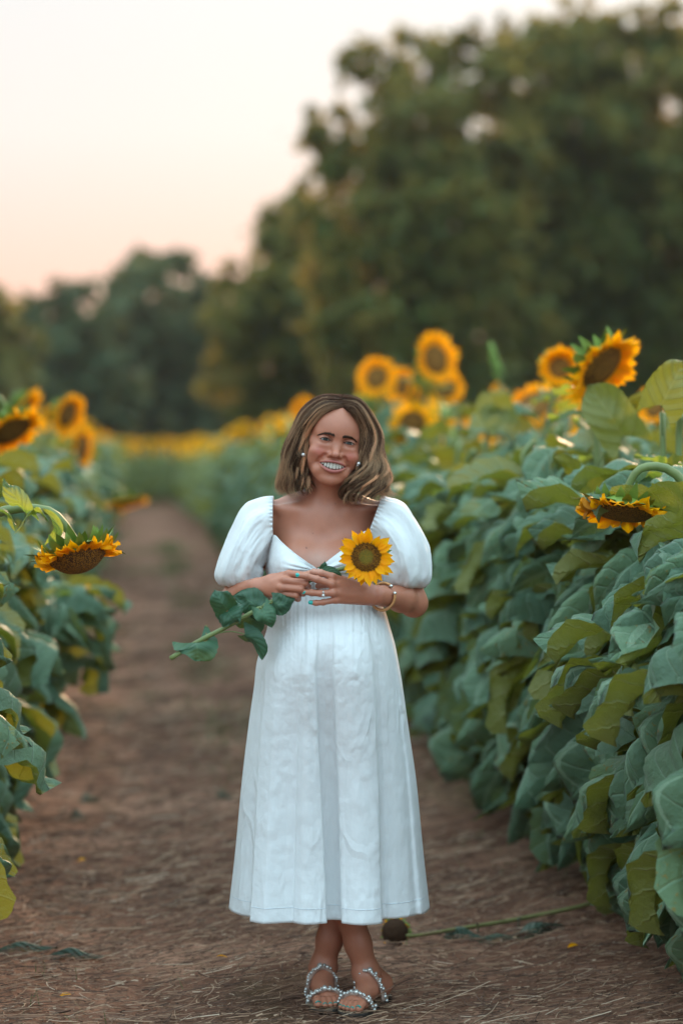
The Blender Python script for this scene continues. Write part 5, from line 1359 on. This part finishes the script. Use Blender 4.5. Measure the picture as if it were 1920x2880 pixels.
def sheet_leaf(root, pts_mid, widths, side, nrm, name='leaf', mat=None, fold=.3, seed=0, petiole=None, nu=20, nv=15, mp='stem', back=.30):
    """heart-shaped blade laid along a given midrib; side = blade width direction, nrm = upper side"""
    c = cr_spline(pts_mid, nu); Lb = np.sum(np.linalg.norm(np.diff(c, axis=0), axis=1)); t = norm(np.gradient(c, axis=0))
    u = np.linspace(0, 1, nu); v = np.linspace(-1, 1, nv); U, V_ = np.meshgrid(u, v, indexing='ij')
    s = norm(np.asarray(side) - t * (t @ np.asarray(side))[:, None]); n = norm(np.cross(t, s)); n = n * np.sign(n @ np.asarray(nrm) + 1e-9)[:, None]
    wd = widths * (1 - U ** 1.9) * (.78 + .9 * U - .15 * U * U) * (1 + .03 * np.sin(U * 50) * (np.abs(V_) > .9) + .05 * np.sin(U * 8 + seed) * np.abs(V_) ** 3)
    av = np.abs(V_)
    h = -fold * av ** 1.5 * wd + .10 * widths * np.sin(U * 9 + seed + np.sign(V_) * 1.3) * av ** 2 + .012 * widths * np.sin((U - .34 * av) * 5.5 * 6.283) * av
    h += .3 * widths * (vnoise(np.stack([U * 3 + seed, V_ * 2 + seed * 3.1, 0 * U], -1)) - .5)
    pos = c[:, None] + s[:, None] * (V_ * wd)[..., None] + n[:, None] * h[..., None] - t[:, None] * (back * Lb * (1 - U) ** 4 * av ** 1.3)[..., None]
    mb = MB()
    f = gridf(nu, nv); n0 = np.cross(t[0], s[0]); 
    a_, b_, d_ = pos[5, 7], pos[6, 7], pos[5, 8]; fl = np.dot(np.cross(d_ - a_, b_ - a_), n[5]) < 0
    mb.add(pos.reshape(-1, 3), f if not fl else f[:, ::-1], 0, np.stack([U, (V_ + 1) / 2], -1).reshape(-1, 2))
    if petiole is not None: tube(mb, petiole, [.0024, .0018, .0016], 6, 12, 1, cap=False)
    return world_obj(mb, name, [mat or M['leaf_cut'], M[mp]], root)
Q = P
sheet_leaf(HF, [Q(548, 1806, 6.312), Q(556, 1822, 6.300), Q(556, 1845, 6.298), Q(552, 1858, 6.300)], .060, (1, 0, .15), (0, -1, .2), seed=1, petiole=[Q(530, 1820, 6.318), Q(548, 1806, 6.312)], back=.75)
sheet_leaf(HF, [Q(640, 1720, 6.295), Q(628, 1698, 6.280), Q(614, 1676, 6.275), Q(604, 1658, 6.285)], .036, (1, 0, .45), (0, -1, .3), seed=2, petiole=[Q(640, 1760, 6.318), Q(648, 1740, 6.305), Q(640, 1720, 6.295)])
sheet_leaf(HF, [Q(640, 1718, 6.292), Q(650, 1730, 6.276), Q(662, 1742, 6.274), Q(672, 1752, 6.280)], .042, (.75, 0, .65), (0, -1, .3), seed=3, back=.6)
sheet_leaf(HF, [Q(722, 1708, 6.318), Q(704, 1692, 6.330), Q(684, 1682, 6.345), Q(656, 1676, 6.355)], .040, (.35, 0, 1), (0, -1, .3), seed=4, petiole=[Q(735, 1707, 6.320), Q(722, 1708, 6.318)])
sheet_leaf(HF, [Q(768, 1694, 6.300), Q(790, 1700, 6.285), Q(812, 1696, 6.290), Q(830, 1684, 6.300)], .030, (.2, 0, 1), (0, -1, .3), seed=5, petiole=[Q(750, 1700, 6.318), Q(768, 1694, 6.300)])
sheet_leaf(HF, [Q(738, 1712, 6.300), Q(748, 1730, 6.285), Q(758, 1748, 6.286), Q(766, 1764, 6.295)], .030, (1, 0, .35), (0, -1, .3), seed=6, petiole=[Q(730, 1708, 6.318), Q(738, 1712, 6.300)], back=.5)
sheet_leaf(HF, [Q(690, 1738, 6.335), Q(705, 1750, 6.345), Q(712, 1768, 6.348), Q(706, 1790, 6.350)], .040, (1, 0, .2), (0, -1, .1), seed=7, petiole=[Q(680, 1742, 6.32), Q(690, 1738, 6.335)])
sheet_leaf(HF, [Q(690, 1784, 6.315), Q(712, 1800, 6.305), Q(730, 1828, 6.305), Q(738, 1856, 6.310)], .026, (.8, -.5, .3), (.3, -1, .1), seed=8, fold=.6, petiole=[Q(606, 1782, 6.318), Q(650, 1776, 6.312), Q(690, 1784, 6.315)])
sheet_leaf(HF, [Q(902, 1612, 6.330), Q(908, 1600, 6.322), Q(912, 1588, 6.318), Q(913, 1578, 6.322)], .010, (1, 0, .4), (0, -1, .2), seed=9, mat=M['leaf_cut'])
sheet_leaf(HF, [Q(905, 1604, 6.320), Q(925, 1604, 6.312), Q(948, 1612, 6.312), Q(962, 1622, 6.318)], .012, (.2, 0, 1), (0, -1, .4), seed=10, mat=M['leaf_cut'])

# ------------------------------------------------------------------ small young leaves on the bowed stem at the left edge
for ob in list(COL.objects):
    if ob.get('label', '').startswith('sunflower with a big drooping'):
        for k_, (mid, wd, sd2, nr2, pet, mt) in enumerate((
            ([Q(72, 1440, 6.27), Q(55, 1415, 6.25), Q(30, 1375, 6.25), Q(10, 1345, 6.26)], .032, (.75, 0, -.65), (0, -1, .3), [Q(70, 1470, 6.29), Q(72, 1440, 6.27)], 'leaf_young'),
            ([Q(60, 1470, 6.27), Q(85, 1440, 6.25), Q(110, 1430, 6.25), Q(136, 1466, 6.25)], .022, (.3, -1, .3), (0, -.3, 1), [Q(52, 1488, 6.29), Q(60, 1470, 6.27)], 'leaf_young'),
            ([Q(150, 1518, 6.27), Q(168, 1485, 6.26), Q(150, 1450, 6.26), Q(120, 1430, 6.27)], .016, (.9, -.5, .2), (.6, 0, .8), None, 'leaf_young'),
            ([Q(40, 1470, 6.27), Q(20, 1440, 6.27), Q(-10, 1432, 6.28), Q(-40, 1450, 6.29)], .030, (.2, -1, .2), (0, -.3, 1), None, 'leaf_young'))):
            root = ob
            lf = sheet_leaf(root, mid, wd, sd2, nr2, seed=20 + k_, petiole=pet, mat=M[mt])
# broad upright back-lit leaves on the right
def lone_leaf_plant(x, Y, tops, label, seed):
    z0 = float(ground_z(np.array(x), np.array(Y)))
    root = empty('sunflower_plant', (x, Y, z0)); tag(root, label, 'sunflower', 'sunflower plants lining the right of the path')
    mb = MB(); tube(mb, [[x, Y, z0 - .03], [x + .02, Y, z0 + .8], [x, Y, z0 + 1.62]], [.016, .014, .009], 8, 20); world_obj(mb, 'stem', M['stem'], root, uv=False)
    for i, (b, t_, w_, sd2) in enumerate(tops):
        sp_ = np.array([x, Y, b[2] - .10]); mid = [b, b * .6 + t_ * .4 + [0, -.012, 0], b * .25 + t_ * .75 + [0, -.01, 0], t_]
        sheet_leaf(root, mid, w_, sd2, (-.2, .8, -.4), seed=seed + i, petiole=[sp_, (sp_ + b) / 2 + [0, 0, .01], b], mat=M['leaf'], fold=.22)
lone_leaf_plant(.85, 8.1, [(Q(1752, 1228, 7.95), Q(1654, 1082, 7.98), .088, (1, 0, .45))], 'sunflower plant whose broad pale green leaf stands upright under the large tilted bloom', 40)
lone_leaf_plant(.98, 7.4, [(Q(1858, 1140, 7.3), Q(1925, 1010, 7.32), .075, (1, 0, -.5))], 'sunflower plant whose pale green leaf stands up at the right edge', 44)
lone_leaf_plant(.62, 10.4, [(Q(1410, 1190, 10.3), Q(1362, 1100, 10.35), .085, (1, 0, .3))], 'sunflower plant with a broad olive leaf upright just right of the golden cluster', 48)

# ------------------------------------------------------------------ fallen sunflower and bits on the ground
def gpt(px, py, dz=.0):
    Y = 1.5 * FPX / (py - HZ)
    for _ in range(3):
        z = float(ground_z(np.array((px - 960) / FPX * Y), np.array(Y))) + dz; Y = (EYE - z) * FPX / (py - HZ)
    return P(px, py, Y)
fc = gpt(1110, 2655, .0)
FS = empty('fallen_sunflower', tuple(fc)); tag(FS, 'fallen withered sunflower on a bare stalk, lying right of the woman\'s feet', 'sunflower')
fh = head_meshes(303, .042, .016, 8, .9, 1.9, 0, 'disc_dead', .6, .014)
o = bpy.data.objects.new('flower_head', fh[0]); link(o, FS); o.matrix_local = mat4(basis((-.35, -.9, .2)), (0, 0, .036))
for nm, me in (('petals', fh[1]), ('bracts', fh[2])): link(bpy.data.objects.new(nm, me), o)
mb = MB(); tube(mb, [fc + [.012, .03, .036], gpt(1160, 2632, .03), gpt(1290, 2612, .028), gpt(1440, 2588, .03), gpt(1600, 2556, .035), gpt(1730, 2522, .05)], [.0055, .005, .006, .007, .007, .006], 8, 40); world_obj(mb, 'stem', M['stem_dry'], FS, uv=False)
for i, (a, b, w_) in enumerate(((gpt(1262, 2612, .03), gpt(1370, 2642, .006), .035), (gpt(1350, 2640, .012), gpt(1475, 2636, .006), .03), (gpt(1480, 2618, .02), gpt(1590, 2600, .01), .035), (gpt(1345, 2604, .035), gpt(1346, 2630, .004), .006), (gpt(1458, 2584, .035), gpt(1460, 2618, .006), .006))):
    sheet_leaf(FS, [a, a * .66 + b * .34 + [0, 0, .014], a * .33 + b * .67 + [0, 0, .004], b], w_, (.15, 1, .5), (0, -.3, 1), seed=60 + i, fold=1.0, mat=M['leaf_dead'])
mb = MB(); r = np.random.default_rng(12)
for j, (px, py, s_, lab) in enumerate(((1610, 2663, .022, 'bright yellow petal on the straw at the right'), (625, 2692, .016, 'orange petal on the soil left of the hem'), (232, 2420, .016, 'orange petal on the soil under the left leaves'), (185, 2800, .016, 'brownish orange petal in the bottom left straw'))):
    c = gpt(px, py, .014); mb = MB(); U, V_ = np.meshgrid(np.linspace(0, 1, 8), np.linspace(-1, 1, 5), indexing='ij')
    a = r.uniform(0, 3); d = np.array([math.cos(a), math.sin(a), 0]); s2 = np.array([-d[1], d[0], .5])
    pos = d * (U[..., None] - .5) * s_ * 2 + s2 * (V_ * .3 * s_ * np.sin(np.pi * np.clip(U * .85 + .1, 0, 1)))[..., None] + np.array([0, 0, 1]) * (.25 * s_ * np.sin(U * 3) + .1 * s_ * V_ ** 2)[..., None]
    mb.add(pos.reshape(-1, 3), gridf(8, 5), 0, np.stack([U, (V_ + 1) / 2], -1).reshape(-1, 2)); o = mb.build('petal', M['petal'], None, loc=tuple(c)); tag(o, lab, 'petal', 'petals fallen on the soil')
for j, (px, py, lab) in enumerate(((245, 2252, 'pale green leaf scrap on the soil near the left row'), (215, 2292, 'curled green leaf scrap on the soil, nearer of two by the left row'), (625, 2240, 'dark green leaf scrap on the path left of the skirt'), (205, 2685, 'withered vine like leaf strip in the lower left straw'), (60, 2668, 'grey green leaf strip at the lower left edge'))):
    c = gpt(px, py, .01); rt = empty('fallen_leaf', tuple(c)); tag(rt, lab, 'leaf', 'leaf scraps fallen on the path')
    big = .11 if j >= 3 else .05
    b = c + [big, r.normal(0, .03), .004]; a_ = c - [big * .6, 0, 0]
    sheet_leaf(rt, [a_, a_ * .66 + b * .34 + [0, 0, .02], a_ * .33 + b * .67 + [0, 0, .006], b], .022 if j >= 3 else .03, (.2, 1, .4), (0, -.3, 1), seed=80 + j, fold=.8, mat=M['leaf_dead'], name='blade')

# a tall budding weed stalk standing out against the dark trees
wx = P(1392, 1080, 12.6); wz = float(ground_z(np.array(wx[0]), np.array(12.6)))
WD = empty('weed_stalk', (wx[0], 12.6, wz)); tag(WD, 'thin pale green weed stalk rising above the right rows, against the dark trees', 'weed')
mb = MB(); tube(mb, [[wx[0], 12.6, wz - .03], [wx[0] + .02, 12.6, 1.2], P(1405, 1060, 12.6), P(1378, 968, 12.6)], [.012, .010, .008, .003], 6, 24); world_obj(mb, 'stem', M['stem'], WD, uv=False)
mb = MB(); r = np.random.default_rng(6)
for i in range(60):
    t = r.random(); c = P(1405, 1060, 12.6) * (1 - t) + P(1378, 968, 12.6) * t; d = norm(r.normal(size=3) * [1, 1, .5]); sphere(mb, c + d * .022 * (1.2 - t), .010 * r.uniform(.6, 1.2), 5, 6, 0, None, (1, 1, 1.6))
world_obj(mb, 'buds', M['bract'], WD, uv=False)
# ------------------------------------------------------------------ evening haze
def haze():
    x0, x1, y0, y1, z0, z1 = -70, 70, -12, 150, -1.6, 24
    v = [(x, y, z) for x in (x0, x1) for y in (y0, y1) for z in (z0, z1)]
    mb = MB(); mb.add(v, [[0, 1, 3, 2], [4, 6, 7, 5], [0, 4, 5, 1], [2, 3, 7, 6], [0, 2, 6, 4], [1, 5, 7, 3]])
    m, nt = newmat('haze'); pv = nn(nt, 'ShaderNodeVolumePrincipled'); pv.inputs['Color'].default_value = (.93, .95, .97, 1); pv.inputs['Density'].default_value = .0002; pv.inputs['Anisotropy'].default_value = .3
    o = nn(nt, 'ShaderNodeOutputMaterial'); nt.links.new(pv.outputs[0], o.inputs['Volume'])
    o = mb.build('haze', m, uv=False, smooth=False); tag(o, 'thin evening haze over the field', 'haze', kind='stuff')
haze()
